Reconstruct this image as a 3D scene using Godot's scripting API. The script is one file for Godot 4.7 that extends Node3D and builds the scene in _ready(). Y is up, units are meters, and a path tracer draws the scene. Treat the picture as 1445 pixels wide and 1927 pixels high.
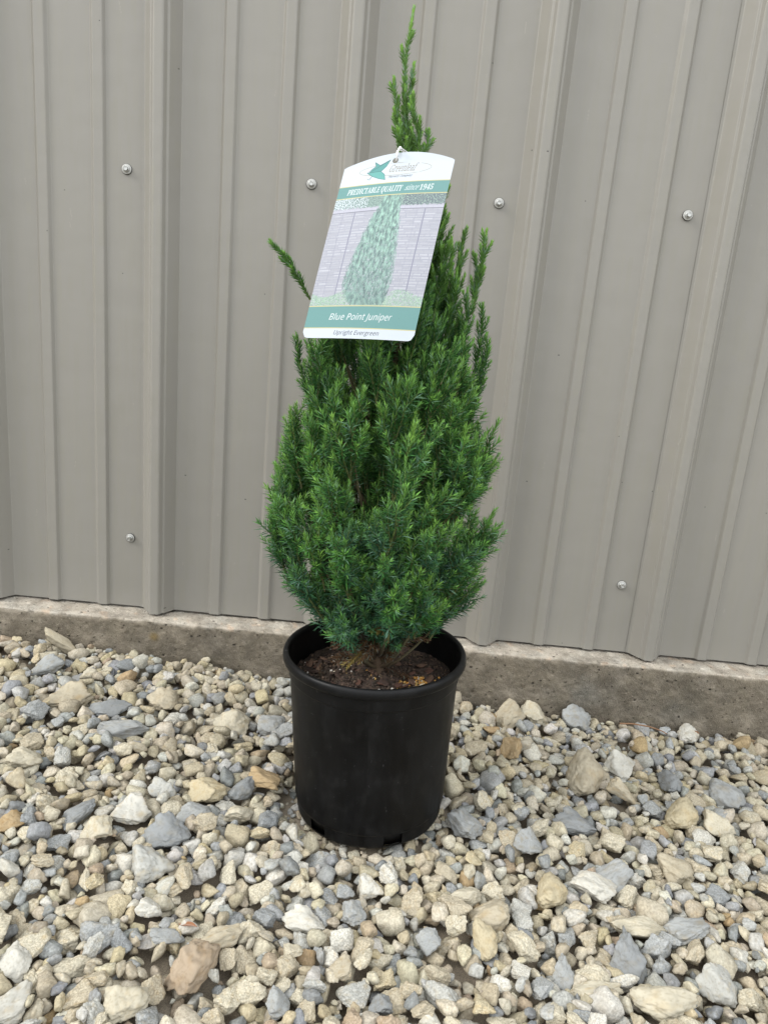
extends Node3D

const P := 0.3048            # rib spacing of the cladding
const WALL_Y0 := 0.0712      # lower edge of the cladding
const LEDGE_Y := 0.0665      # top of the concrete
const LEDGE_Z := 0.052       # front of the concrete
const POT := Vector3(0.4285, -0.03, 0.38)
const POT_LEAN := 0.045

# ------------------------------------------------------------------ mesh builder
class MB:
	var v := PackedVector3Array()
	var n := PackedVector3Array()
	var c := PackedColorArray()
	var t := PackedVector2Array()
	var i := PackedInt32Array()
	func vert(p: Vector3, nn: Vector3, col := Color.WHITE, uv := Vector2.ZERO) -> int:
		v.append(p)
		n.append(nn)
		c.append(col)
		t.append(uv)
		return v.size() - 1
	func tri(a: int, b: int, d: int) -> void:      # counter-clockwise seen from outside
		i.append(a)
		i.append(d)
		i.append(b)
	func quad(a: int, b: int, d: int, e: int) -> void:
		tri(a, b, d)
		tri(a, d, e)
	func mesh(mat: Material) -> ArrayMesh:
		var arr := []
		arr.resize(Mesh.ARRAY_MAX)
		arr[Mesh.ARRAY_VERTEX] = v
		arr[Mesh.ARRAY_NORMAL] = n
		arr[Mesh.ARRAY_COLOR] = c
		arr[Mesh.ARRAY_TEX_UV] = t
		arr[Mesh.ARRAY_INDEX] = i
		var m := ArrayMesh.new()
		m.add_surface_from_arrays(Mesh.PRIMITIVE_TRIANGLES, arr)
		m.surface_set_material(0, mat)
		return m
	# a grid of points (rows of equal length) with smooth normals
	func grid(pts: PackedVector3Array, nu: int, nv: int, cols: PackedColorArray, uvs: PackedVector2Array, wrap := false, flip := false, skip := {}) -> void:
		var off := v.size()
		for b in nv:
			for a in nu:
				var a0 := a - 1
				var a1 := a + 1
				if wrap:
					a0 = posmod(a0, nu - 1)
					a1 = posmod(a1, nu - 1)
				else:
					a0 = maxi(a0, 0)
					a1 = mini(a1, nu - 1)
				var du := pts[b * nu + a1] - pts[b * nu + a0]
				var dv := pts[mini(b + 1, nv - 1) * nu + a] - pts[maxi(b - 1, 0) * nu + a]
				var nn := du.cross(dv).normalized()
				if flip:
					nn = -nn
				var k := b * nu + a
				v.append(pts[k])
				n.append(nn)
				c.append(cols[k] if cols.size() else Color.WHITE)
				t.append(uvs[k] if uvs.size() else Vector2.ZERO)
		for b in nv - 1:
			for a in nu - 1:
				if skip.has(b * nu + a):
					continue
				var k := off + b * nu + a
				if flip:
					quad(k, k + nu, k + nu + 1, k + 1)
				else:
					quad(k, k + 1, k + nu + 1, k + nu)
	func tube(path: Array, radii: Array, sides: int, col: Color, col2 := Color(-1, 0, 0)) -> void:
		var ref := Vector3(0.31, 0.2, 0.93)
		var first := -1
		for k in path.size():
			var p: Vector3 = path[k]
			var d: Vector3 = (path[mini(k + 1, path.size() - 1)] - path[maxi(k - 1, 0)]).normalized()
			var x := ref.cross(d).normalized()
			var y := d.cross(x)
			var f := float(k) / maxf(1.0, path.size() - 1)
			var cc := col if col2.r < 0.0 else col.lerp(col2, f)
			for s in sides + 1:
				var a := TAU * s / sides
				var nn := x * cos(a) + y * sin(a)
				var id := vert(p + nn * radii[k], nn, cc, Vector2(float(s) / sides, f * 3.0))
				if first < 0:
					first = id
			if k > 0:
				for s in sides:
					var q := first + (k - 1) * (sides + 1) + s
					quad(q, q + 1, q + sides + 2, q + sides + 1)

var rng := RandomNumberGenerator.new()
var noise := FastNoiseLite.new()
var M := {}
var cam_pos := Vector3(0.429, 0.645, 1.3221)
var cam_basis := Basis.IDENTITY

func rf(a: float, b: float) -> float:
	return rng.randf_range(a, b)

func lin(r: float, g: float, b: float) -> Color:      # a real-world base colour (linear) as Godot wants it
	return Color(r, g, b).linear_to_srgb()

func tag(o: Node, label := "", category := "", group := "", kind := "") -> Node:
	if label: o.set_meta("label", label)
	if category: o.set_meta("category", category)
	if group: o.set_meta("group", group)
	if kind: o.set_meta("kind", kind)
	return o

func put(called: String, m: Mesh, parent: Node = self, at := Transform3D.IDENTITY) -> MeshInstance3D:
	var o := MeshInstance3D.new()
	o.name = called
	o.mesh = m
	o.transform = at
	parent.add_child(o, true)
	return o

func base(called: String, at := Transform3D.IDENTITY, parent: Node = self) -> Node3D:
	var o := Node3D.new()
	o.name = called
	o.transform = at
	parent.add_child(o, true)
	return o

# ------------------------------------------------------------------ camera, sky, light
func setup_view() -> void:
	cam_basis = Basis(Vector3(0.9957, 0.0843, -0.0380), Vector3(-0.0912, 0.9636, -0.2512), Vector3(0.0154, 0.2536, 0.9672)).orthonormalized()
	var cam := Camera3D.new()
	cam.name = "camera"
	cam.transform = Transform3D(cam_basis, cam_pos)
	cam.fov = 68.22
	cam.near = 0.02
	cam.far = 400.0
	add_child(cam)
	cam.current = true
	var e := Environment.new()
	e.background_mode = Environment.BG_SKY
	var sm := ProceduralSkyMaterial.new()
	sm.sky_top_color = Color(0.97, 0.985, 1.0)
	sm.sky_horizon_color = Color(0.80, 0.815, 0.83)
	sm.sky_curve = 0.35
	sm.sky_energy_multiplier = 1.22
	sm.ground_bottom_color = Color(0.45, 0.43, 0.40)
	sm.ground_horizon_color = Color(0.55, 0.54, 0.52)
	var sky := Sky.new()
	sky.sky_material = sm
	e.sky = sky
	e.tonemap_mode = Environment.TONE_MAPPER_LINEAR
	e.tonemap_exposure = 1.90
	e.sdfgi_enabled = true
	e.ssao_enabled = true
	e.ssil_enabled = true
	var we := WorldEnvironment.new()
	we.name = "environment"
	we.environment = e
	add_child(we)
	var sun := DirectionalLight3D.new()
	sun.name = "sun_through_cloud"
	sun.light_color = Color(1.0, 0.995, 0.985)
	sun.light_energy = 0.5
	sun.light_angular_distance = 28.0
	sun.shadow_enabled = true
	sun.look_at_from_position(Vector3(-1.75, 1.45, 0.62), Vector3.ZERO)
	add_child(sun)

# ------------------------------------------------------------------ textures and materials
func mat(called: String, col: Color, rough := 0.8, vertex := false) -> StandardMaterial3D:
	var m := StandardMaterial3D.new()
	m.resource_name = called
	m.albedo_color = col
	m.roughness = rough
	m.vertex_color_use_as_albedo = vertex
	M[called] = m
	return m

func speckle_image(size: int, grain: float, marks: Array, low: float, cell := 26.0) -> Image:
	# a grey map round 0.86: soft mottling, grain and marks [count, radius0, radius1, value]
	var im := Image.create(size, size, false, Image.FORMAT_RGB8)
	var f := FastNoiseLite.new()
	f.seed = 5
	f.frequency = 1.0 / cell
	f.fractal_octaves = 4
	for y in size:
		for x in size:
			# seamless by cross-fading two samples
			var wx := float(x) / size
			var a := f.get_noise_2d(x, y) * (1.0 - wx) + f.get_noise_2d(x - size, y) * wx
			var g := clampf(0.84 + a * low + rng.randf_range(-grain, grain), 0.0, 1.0)
			im.set_pixel(x, y, Color(g, g, g))
	for m in marks:
		for k in int(m[0]):
			var cx := rng.randi_range(0, size - 1)
			var cy := rng.randi_range(0, size - 1)
			var r := rf(m[1], m[2])
			var r2 := r * rf(0.5, 1.0)
			var ri := int(ceil(r))
			for dy in range(-ri, ri + 1):
				for dx in range(-ri, ri + 1):
					var q := Vector2(dx / r, dy / r2).length()
					if q <= 1.0:
						var px := posmod(cx + dx, size)
						var py := posmod(cy + dy, size)
						var o := im.get_pixel(px, py)
						var w := clampf((1.0 - q) * 2.2, 0.0, 1.0)
						im.set_pixel(px, py, o.lerp(Color(m[3], m[3], m[3]), w))
	return im

func normal_of(im: Image, strength: float) -> ImageTexture:
	var b := im.duplicate() as Image
	b.convert(Image.FORMAT_RGBA8)
	b.bump_map_to_normal_map(strength)
	return ImageTexture.create_from_image(b)

func triplanar(m: StandardMaterial3D, im: Texture2D, nm: Texture2D, scale: float, world := false, depth := 1.0) -> void:
	m.albedo_texture = im
	m.uv1_triplanar = true
	m.uv1_world_triplanar = world
	m.uv1_scale = Vector3.ONE * scale
	if nm:
		m.normal_enabled = true
		m.normal_texture = nm
		m.normal_scale = depth

func make_materials() -> void:
	var st := speckle_image(384, 0.02, [[210, 1.0, 3.0, 0.6], [90, 2.0, 7.0, 0.98], [80, 1.0, 3.2, 0.4]], 0.24)
	var stone_t := ImageTexture.create_from_image(st)
	var stone_n := normal_of(st, 2.0)
	var co := speckle_image(512, 0.12, [[700, 0.8, 2.6, 0.55], [70, 1.5, 4.0, 0.30], [520, 0.9, 2.8, 1.0], [50, 2.0, 6.0, 1.0]], 0.22, 60.0)
	var conc_t := ImageTexture.create_from_image(co)
	var conc_n := normal_of(co, 4.0)
	var cols := {
		"cream": lin(0.624, 0.570, 0.441), "tan": lin(0.542, 0.478, 0.356), "yellow": lin(0.586, 0.508, 0.346), "ochre": lin(0.479, 0.360, 0.211),
		"white": lin(0.674, 0.651, 0.576), "pale": lin(0.531, 0.526, 0.482), "blue": lin(0.414, 0.423, 0.412), "slate": lin(0.317, 0.328, 0.327), "brown": lin(0.468, 0.373, 0.269)}
	for k in cols:
		var m := mat("stone_" + k, cols[k], 0.92)
		triplanar(m, stone_t, stone_n, 0.45, false, 0.6)
		m.metallic_specular = 0.3
		m.vertex_color_use_as_albedo = true
	var lm := mat("loose", Color.WHITE, 0.92, true)
	triplanar(lm, stone_t, stone_n, 17.0, true, 0.6)
	lm.metallic_specular = 0.3
	var soil := mat("soil", Color.WHITE, 0.95, true)
	triplanar(soil, stone_t, stone_n, 30.0, true, 1.2)
	var conc := mat("concrete", Color.WHITE, 0.93, true)
	triplanar(conc, conc_t, conc_n, 2.3, true, 1.4)
	conc.metallic_specular = 0.3
	# painted steel: an almost even coat with specks and scuffs
	var w := 1536
	var h := 1024
	var pi_ := Image.create(w, h, false, Image.FORMAT_RGB8)
	pi_.fill(Color(0.93, 0.93, 0.93))
	for k in 5200:        # faint streaks left by rain and dust
		var g := 0.93 + rf(-0.004, 0.004)
		pi_.fill_rect(Rect2i(rng.randi_range(0, w - 4), rng.randi_range(0, h - 90), rng.randi_range(2, 9), rng.randi_range(20, 90)), Color(g, g, g * rf(0.99, 1.0)))
	for k in 46:
		pi_.fill_rect(Rect2i(rng.randi_range(0, w - 4), rng.randi_range(0, h - 4), 1 + int(rng.randf() < 0.25), 1), Color(0.16, 0.15, 0.14))
	for k in 95:          # pale scuffs, mostly low down and upright
		var x0 := rng.randf_range(0, w - 8)
		var y0 := h * (1.0 - pow(rng.randf(), 2.0) * 0.95) - 10.0
		var ln := rng.randi_range(2, 14)
		var sx := rf(-0.25, 0.25)
		for q in ln:
			if rng.randf() < 0.75:
				pi_.set_pixel(clampi(int(x0 + sx * q), 0, w - 1), clampi(int(y0 + q), 0, h - 1), Color(1, 1, 0.99))
	var steel := mat("steel", lin(0.262, 0.248, 0.218), 0.42, true)
	steel.albedo_texture = ImageTexture.create_from_image(pi_)
	steel.metallic_specular = 0.5
	var nt := FastNoiseLite.new()
	nt.frequency = 0.035
	nt.fractal_octaves = 3
	var nn := NoiseTexture2D.new()
	nn.width = 512
	nn.height = 512
	nn.seamless = true
	nn.as_normal_map = true
	nn.bump_strength = 1.2
	nn.noise = nt
	steel.normal_enabled = true
	steel.normal_texture = nn
	steel.normal_scale = 0.16
	var zinc := mat("zinc", lin(0.42, 0.42, 0.40), 0.36)
	zinc.metallic = 0.75
	mat("washer_paint", lin(0.36, 0.355, 0.33), 0.42).metallic = 0.35
	mat("rubber", lin(0.02, 0.02, 0.02), 0.7)
	mat("inside", lin(0.05, 0.05, 0.05), 0.9)
	mat("roof", lin(0.30, 0.29, 0.27), 0.5)
	# pot plastic: black, dusty, scratched
	var bw := 1024
	var bh := 384
	var bp := Image.create(bw, bh, false, Image.FORMAT_RGB8)
	var br := Image.create(bw, bh, false, Image.FORMAT_RGB8)
	var f2 := FastNoiseLite.new()
	f2.frequency = 0.012
	f2.fractal_octaves = 5
	for y in bh:
		for x in bw:
			var d := f2.get_noise_2d(x * 1.0, y * 0.55) * 0.5 + 0.5
			var s := f2.get_noise_2d(x * 5.0 + 900.0, y * 0.7) * 0.5 + 0.5
			var dust := smoothstep(0.52, 0.8, f2.get_noise_2d(x * 1.7 + 400.0, y * 1.2) * 0.5 + 0.5) * 0.030 + smoothstep(0.80, 1.0, float(y) / bh) * 0.035 * d
			var g := 0.028 + 0.05 * d * d + 0.02 * s + dust + rng.randf_range(-0.008, 0.008)
			bp.set_pixel(x, y, Color(g, g * 1.0, g * (1.03 - dust)))
			var r := clampf(0.24 + 0.30 * d + 0.10 * s, 0.0, 1.0)
			br.set_pixel(x, y, Color(r, r, r))
	for k in 130:
		var x0 := rng.randf_range(0, bw)
		var y0 := rng.randf_range(0, bh)
		var an := rf(-0.5, 0.5) + (PI / 2 if rng.randf() < 0.4 else 0.0)
		var ln := rng.randi_range(2, 7)
		var g := rf(0.14, 0.30)
		for q in ln:
			bp.set_pixel(posmod(int(x0 + cos(an) * q), bw), clampi(int(y0 + sin(an) * q), 0, bh - 1), Color(g, g, g))
	for k in 300:
		var g := rf(0.14, 0.32)
		bp.set_pixel(rng.randi_range(0, bw - 1), rng.randi_range(0, bh - 1), Color(g, g * 0.97, g * 0.9))
	var pot := mat("pot_plastic", Color.WHITE, 1.0)
	pot.albedo_texture = ImageTexture.create_from_image(bp)
	pot.roughness_texture = ImageTexture.create_from_image(br)
	pot.metallic_specular = 0.30
	var leaf := mat("needles", Color.WHITE, 0.48, true)
	leaf.metallic_specular = 0.34
	leaf.backlight_enabled = true
	leaf.backlight = Color(0.05, 0.09, 0.025)
	mat("bark", Color.WHITE, 0.9, true)
	mat("chip", Color.WHITE, 0.85, true)
	mat("pellet", Color.WHITE, 0.35, true)
	mat("tie", lin(0.80, 0.80, 0.80), 0.4)
	mat("card_white", lin(0.80, 0.82, 0.83), 0.35)

# ------------------------------------------------------------------ the metal wall
func wall_profile() -> Array:
	# one period, rib centre at 0: [x, z] corners
	return [[-0.0296, 0.0], [-0.0155, 0.0205], [-0.0125, 0.0215], [-0.0085, 0.0290], [-0.0060, 0.0300], [0.0060, 0.0300], [0.0085, 0.0290], [0.0125, 0.0215], [0.0155, 0.0205], [0.0296, 0.0],
		[0.0940, 0.0], [0.0987, 0.0052], [0.1145, 0.0052], [0.1192, 0.0], [0.1870, 0.0], [0.1917, 0.0052], [0.2075, 0.0052], [0.2122, 0.0]]

func fillet(c: Array) -> Array:
	# corners -> [point, normal] with small rounded bends
	var out := []
	for k in c.size():
		var p: Vector2 = c[k]
		if k == 0 or k == c.size() - 1:
			var d: Vector2 = (c[1] - p) if k == 0 else (p - c[k - 1])
			d = d.normalized()
			out.append([p, Vector2(-d.y, d.x)])
			continue
		var a: Vector2 = p - c[k - 1]
		var b: Vector2 = c[k + 1] - p
		var r := minf(0.0016, minf(a.length(), b.length()) * 0.4)
		var na := Vector2(-a.y, a.x).normalized()
		var nb := Vector2(-b.y, b.x).normalized()
		var p0 := p - a.normalized() * r
		var p1 := p + b.normalized() * r
		for s in 4:
			var f := s / 3.0
			out.append([p0.lerp(p, f).lerp(p.lerp(p1, f), f), na.lerp(nb, f).normalized()])
	return out

func make_wall() -> void:
	var b := base("metal_building")
	tag(b, "taupe ribbed metal building wall with exposed hex screws behind the juniper", "building")
	for k in range(-4, 6):
		var x0 := k * 3.0 * P
		var cs := [Vector2(x0 - 0.0345, 0.0016)]
		for q in 3:
			var first := true
			for pt in wall_profile():
				var lift := 0.0014 if q == 0 and pt[0] < 0.02 else 0.0
				if q == 0 and first:
					cs.append(Vector2(x0 + pt[0], 0.0016))
				else:
					cs.append(Vector2(x0 + q * P + pt[0], pt[1] + lift * clampf((0.03 - absf(pt[0])) / 0.01, 0.0, 1.0)))
				first = false
		cs.append(Vector2(x0 + 3.0 * P - 0.031, 0.0))
		var pr := fillet(cs)
		var fine := k >= -1 and k <= 1
		var ys := []
		var y := WALL_Y0
		while y < 1.3:
			ys.append(y)
			y += 0.02 if fine else 0.3
		for q in 7:
			ys.append(1.3 + q * 0.3)
		var mb := MB.new()
		for yy in ys:
			for e in pr:
				var pt: Vector2 = e[0]
				var nn: Vector2 = e[1]
				var dz := 0.0
				if fine:
					dz = noise.get_noise_2d(pt.x * 55.0, yy * 22.0) * 0.0007 + noise.get_noise_2d(pt.x * 160.0 + 300.0, yy * 90.0) * 0.00025
				if yy < WALL_Y0 + 0.01:
					dz += 0.0005
				var slope := 0.0
				if fine:
					slope = (noise.get_noise_2d((pt.x + 0.01) * 55.0, yy * 22.0) - noise.get_noise_2d(pt.x * 55.0, yy * 22.0)) * 0.0007 / 0.01
				var n3 := Vector3(nn.x - slope, 0.0, nn.y).normalized()
				mb.vert(Vector3(pt.x, yy, pt.y + dz), n3, Color.WHITE, Vector2(pt.x / 1.9, 1.0 - yy / 1.26))
		var nu := pr.size()
		for r in ys.size() - 1:
			for a in nu - 1:
				var i0 := r * nu + a
				mb.quad(i0, i0 + 1, i0 + nu + 1, i0 + nu)
		put("wall_panel", mb.mesh(M.steel), b)
	var core := BoxMesh.new()
	core.size = Vector3(9.0, 3.06, 5.0)
	core.material = M.inside
	put("inner_wall", core, b, Transform3D(Basis.IDENTITY, Vector3(0.43, 0.0665 + 1.53, -2.51)))
	var roof := BoxMesh.new()
	roof.size = Vector3(9.2, 0.06, 5.3)
	roof.material = M.roof
	put("roof", roof, b, Transform3D(Basis.IDENTITY, Vector3(0.43, 3.17, -2.45)))
	# screws
	var first: Node3D = null
	var spots := [[-0.0596, 0.8363], [0.2439, 0.8376], [0.5501, 0.8328], [0.8547, 0.8385], [-0.0540, 0.2054], [0.8524, 0.2020]]
	for s in spots:
		var o: Node3D
		if first == null:
			o = base("wall_screw", Transform3D.IDENTITY, b)
			var g := MB.new()
			lathe(g, [[0.0, 0.0], [0.0084, 0.0], [0.0086, 0.0006], [0.0084, 0.0015], [0.0, 0.0017]], 28, Color.WHITE)
			put("rubber_seal", g.mesh(M.rubber), o)
			g = MB.new()
			lathe(g, [[0.0078, 0.0014], [0.0080, 0.0018], [0.0076, 0.0022], [0.0056, 0.0025], [0.0050, 0.0026], [0.0, 0.0027]], 28, Color.WHITE)
			put("washer", g.mesh(M.washer_paint), o)
			g = MB.new()
			lathe(g, [[0.0052, 0.0030], [0.0053, 0.0038], [0.0049, 0.0044], [0.0038, 0.0046]], 24, Color.WHITE)
			var ring := []
			for hh in [[0.0041, 0.0044], [0.0041, 0.0083], [0.0036, 0.0090], [0.0030, 0.0090], [0.0027, 0.0084]]:
				ring.append(hh)
			for q in ring.size() - 1:
				for a in 6:
					var a0 := TAU * a / 6.0
					var a1 := TAU * (a + 1) / 6.0
					var p00 := Vector3(cos(a0) * ring[q][0], sin(a0) * ring[q][0], ring[q][1])
					var p01 := Vector3(cos(a1) * ring[q][0], sin(a1) * ring[q][0], ring[q][1])
					var p10 := Vector3(cos(a0) * ring[q + 1][0], sin(a0) * ring[q + 1][0], ring[q + 1][1])
					var p11 := Vector3(cos(a1) * ring[q + 1][0], sin(a1) * ring[q + 1][0], ring[q + 1][1])
					var nn := (p01 - p00).cross(p10 - p00)
					if nn.length() < 1e-12:
						continue
					nn = nn.normalized()
					g.quad(g.vert(p00, nn), g.vert(p01, nn), g.vert(p11, nn), g.vert(p10, nn))
			lathe(g, [[0.0027, 0.0084], [0.0, 0.0082]], 6, Color.WHITE)
			put("hex_head", g.mesh(M.zinc), o)
			first = o
		else:
			o = first.duplicate()
			o.name = "wall_screw"
			b.add_child(o, true)
		o.transform = Transform3D(Basis(Vector3(1, 0, 0), rf(-0.10, 0.06)) * Basis(Vector3(0, 1, 0), rf(-0.10, 0.10)) * Basis(Vector3(0, 0, 1), rf(0, TAU)), Vector3(s[0], s[1], 0.0005))

func lathe(mb: MB, prof: Array, sides: int, col: Color) -> void:     # about +z
	var off := mb.v.size()
	for q in prof.size():
		var p0: Array = prof[maxi(q - 1, 0)]
		var p1: Array = prof[mini(q + 1, prof.size() - 1)]
		var d := Vector2(p1[0] - p0[0], p1[1] - p0[1])
		var nn := Vector2(d.y, -d.x).normalized()
		for s in sides + 1:
			var a := TAU * s / sides
			mb.vert(Vector3(cos(a) * prof[q][0], sin(a) * prof[q][0], prof[q][1]), Vector3(cos(a) * nn.x, sin(a) * nn.x, nn.y), col)
	for q in prof.size() - 1:
		for s in sides:
			var k := off + q * (sides + 1) + s
			mb.quad(k, k + 1, k + sides + 2, k + sides + 1)

# ------------------------------------------------------------------ the concrete footing
func make_concrete() -> void:
	var xs := []
	var x := -4.2
	while x < 5.2:
		xs.append(x)
		x += 0.004 if x > -0.75 and x < 1.65 else 0.15
	var prof := []
	for k in 9:
		prof.append([-0.012 + (LEDGE_Z - 0.004 + 0.012) * k / 8.0, LEDGE_Y, Vector3(0, 1, 0), 1.0])
	for k in range(1, 5):
		var a := PI / 2 * k / 4.0
		prof.append([LEDGE_Z - 0.004 + 0.004 * sin(a), LEDGE_Y - 0.004 + 0.004 * cos(a), Vector3(0, cos(a), sin(a)), 1.0 - 0.2 * k])
	for k in range(1, 46):
		prof.append([LEDGE_Z, LEDGE_Y - 0.004 - 0.0035 * k, Vector3(0, 0, 1), 0.0])
	prof.append([LEDGE_Z, -0.5, Vector3(0, 0, 1), 0.0])
	var pts := PackedVector3Array()
	var cols := PackedColorArray()
	for e in prof:
		for xx in xs:
			var p := Vector3(xx, e[1], e[0])
			var d := noise.get_noise_3dv(p * 900.0) * 0.0018 + noise.get_noise_3dv(p * 220.0) * 0.0012
			var pit := noise.get_noise_3dv(p * 480.0 + Vector3(70, 20, 9))
			if pit > 0.42:
				d -= (pit - 0.42) * 0.012
			# chipped arris
			var chip := noise.get_noise_2d(xx * 130.0, 40.0)
			if e[3] > 0.0 and e[3] < 1.0 and chip > 0.1:
				d -= (chip - 0.1) * 0.008
			p += (e[2] as Vector3) * d
			pts.append(p)
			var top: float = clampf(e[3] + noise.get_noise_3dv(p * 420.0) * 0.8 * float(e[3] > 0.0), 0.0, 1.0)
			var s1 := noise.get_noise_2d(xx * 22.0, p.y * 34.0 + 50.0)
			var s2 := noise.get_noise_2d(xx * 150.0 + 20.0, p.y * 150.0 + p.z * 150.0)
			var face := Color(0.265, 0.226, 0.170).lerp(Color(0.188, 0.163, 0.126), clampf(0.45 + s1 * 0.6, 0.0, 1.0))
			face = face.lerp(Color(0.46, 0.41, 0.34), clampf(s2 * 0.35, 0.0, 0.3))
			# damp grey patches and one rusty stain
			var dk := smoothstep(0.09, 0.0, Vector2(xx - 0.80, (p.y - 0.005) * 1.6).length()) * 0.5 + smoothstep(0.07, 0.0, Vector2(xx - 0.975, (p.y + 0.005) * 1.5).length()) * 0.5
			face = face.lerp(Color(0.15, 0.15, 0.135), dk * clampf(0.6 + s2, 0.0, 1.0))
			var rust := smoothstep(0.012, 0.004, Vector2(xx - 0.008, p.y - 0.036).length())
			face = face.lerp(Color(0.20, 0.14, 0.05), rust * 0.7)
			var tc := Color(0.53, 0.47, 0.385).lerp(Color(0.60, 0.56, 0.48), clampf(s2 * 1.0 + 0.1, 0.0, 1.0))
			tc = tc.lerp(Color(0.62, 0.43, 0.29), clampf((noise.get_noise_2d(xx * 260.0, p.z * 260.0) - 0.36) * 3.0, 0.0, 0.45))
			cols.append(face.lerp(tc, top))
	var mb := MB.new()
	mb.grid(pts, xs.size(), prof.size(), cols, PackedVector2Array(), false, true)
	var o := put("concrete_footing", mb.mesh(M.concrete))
	tag(o, "long weathered concrete footing with a pale top ledge under the metal wall", "foundation")

# ------------------------------------------------------------------ stones
var ico := {}

func icosphere(level: int) -> Array:
	if ico.has(level):
		return ico[level]
	var verts := PackedVector3Array()
	var idx := PackedInt32Array()
	if level == 0:
		var t := (1.0 + sqrt(5.0)) / 2.0
		for p in [[-1, t, 0], [1, t, 0], [-1, -t, 0], [1, -t, 0], [0, -1, t], [0, 1, t], [0, -1, -t], [0, 1, -t], [t, 0, -1], [t, 0, 1], [-t, 0, -1], [-t, 0, 1]]:
			verts.append(Vector3(p[0], p[1], p[2]).normalized())
		for f in [[0, 11, 5], [0, 5, 1], [0, 1, 7], [0, 7, 10], [0, 10, 11], [1, 5, 9], [5, 11, 4], [11, 10, 2], [10, 7, 6], [7, 1, 8], [3, 9, 4], [3, 4, 2], [3, 2, 6], [3, 6, 8], [3, 8, 9], [4, 9, 5], [2, 4, 11], [6, 2, 10], [8, 6, 7], [9, 8, 1]]:
			idx.append_array(PackedInt32Array(f))
	else:
		var low := icosphere(level - 1)
		verts = (low[0] as PackedVector3Array).duplicate()
		var src: PackedInt32Array = low[1]
		var mid := {}
		for k in range(0, src.size(), 3):
			var e := []
			for q in 3:
				var a := src[k + q]
				var b := src[k + (q + 1) % 3]
				var key := mini(a, b) * 100000 + maxi(a, b)
				if not mid.has(key):
					mid[key] = verts.size()
					verts.append((verts[a] + verts[b]).normalized())
				e.append(mid[key])
			idx.append_array(PackedInt32Array([src[k], e[0], e[2], src[k + 1], e[1], e[0], src[k + 2], e[2], e[1], e[0], e[1], e[2]]))
	ico[level] = [verts, idx]
	return ico[level]

func stone_shape(sd: int, level: int, flat: float, broad: float, worn := 0.0) -> Array:
	# [points, normals, index, colours]: a crushed stone: worn flat faces, rounded arrises, fine relief; half-length 1 along x
	var r2 := RandomNumberGenerator.new()
	r2.seed = sd * 977 + 13
	var s := icosphere(level)
	var dirs: PackedVector3Array = s[0]
	var idx: PackedInt32Array = s[1]
	var np := r2.randi_range(8, 13)
	var pn := []
	var pd := []
	for k in np:
		var z := 1.0 - 2.0 * (k + 0.5) / np
		var a := k * 2.39996 + r2.randf_range(-0.5, 0.5)
		var rr := sqrt(1.0 - z * z)
		pn.append((Vector3(cos(a) * rr, z, sin(a) * rr) + Vector3(r2.randf_range(-0.35, 0.35), r2.randf_range(-0.35, 0.35), r2.randf_range(-0.35, 0.35))).normalized())
		pd.append(r2.randf_range(0.66, 1.0))
	var power := r2.randf_range(9.0, 24.0)
	if worn > 0.0:
		power = worn
	var off := Vector3(sd * 3.7, sd * 1.3, sd * 7.1)
	var sheared := r2.randf_range(-0.25, 0.25)
	var pts := PackedVector3Array()
	var cols := PackedColorArray()
	var stain := r2.randf_range(0.15, 0.75)
	for d in dirs:
		var sum := 0.0
		for k in np:
			var q: float = d.dot(pn[k]) / pd[k]
			if q > 0.0:
				sum += pow(q, power)
		var r := pow(maxf(sum, 1e-6), -1.0 / power)
		r = minf(r, 1.35)
		var p := d * r
		r *= 1.0 + noise.get_noise_3dv(p * 14.0 + off) * 0.17 + noise.get_noise_3dv(p * 45.0 + off) * 0.05
		if level >= 3:
			var pit := noise.get_noise_3dv(p * 75.0 + off * 2.0)
			r -= maxf(0.0, pit - 0.3) * 0.12
			r *= 1.0 + noise.get_noise_3dv(p * 130.0 + off) * 0.02
		p = d * r
		p.x += p.z * sheared
		pts.append(Vector3(p.x, p.y * flat, p.z * broad))
		var m := noise.get_noise_3dv(p * 16.0 + off * 1.7)
		var m2 := noise.get_noise_3dv(p * 60.0 + off)
		var w := Color(1, 1, 1).lerp(Color(0.86, 0.74, 0.56), clampf(m * 1.6, 0.0, 1.0) * stain)
		w = w.lerp(Color(0.66, 0.62, 0.56), clampf(m2 * 1.5 - 0.2, 0.0, 0.55))
		cols.append(w)
	# half-length 1
	var mx := 0.0
	for p in pts:
		mx = maxf(mx, absf(p.x))
	var nrm := PackedVector3Array()
	nrm.resize(pts.size())
	for k in pts.size():
		pts[k] /= mx
	for k in range(0, idx.size(), 3):
		var f := (pts[idx[k + 1]] - pts[idx[k]]).cross(pts[idx[k + 2]] - pts[idx[k]])
		for q in 3:
			nrm[idx[k + q]] += f
	var hy := 0.0
	var hz := 0.0
	for k in pts.size():
		nrm[k] = nrm[k].normalized()
		hy = maxf(hy, absf(pts[k].y))
		hz = maxf(hz, absf(pts[k].z))
	if nrm[0].dot(pts[0]) < 0.0:
		for k in nrm.size():
			nrm[k] = -nrm[k]
	return [pts, nrm, idx, cols, hy, hz]

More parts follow.
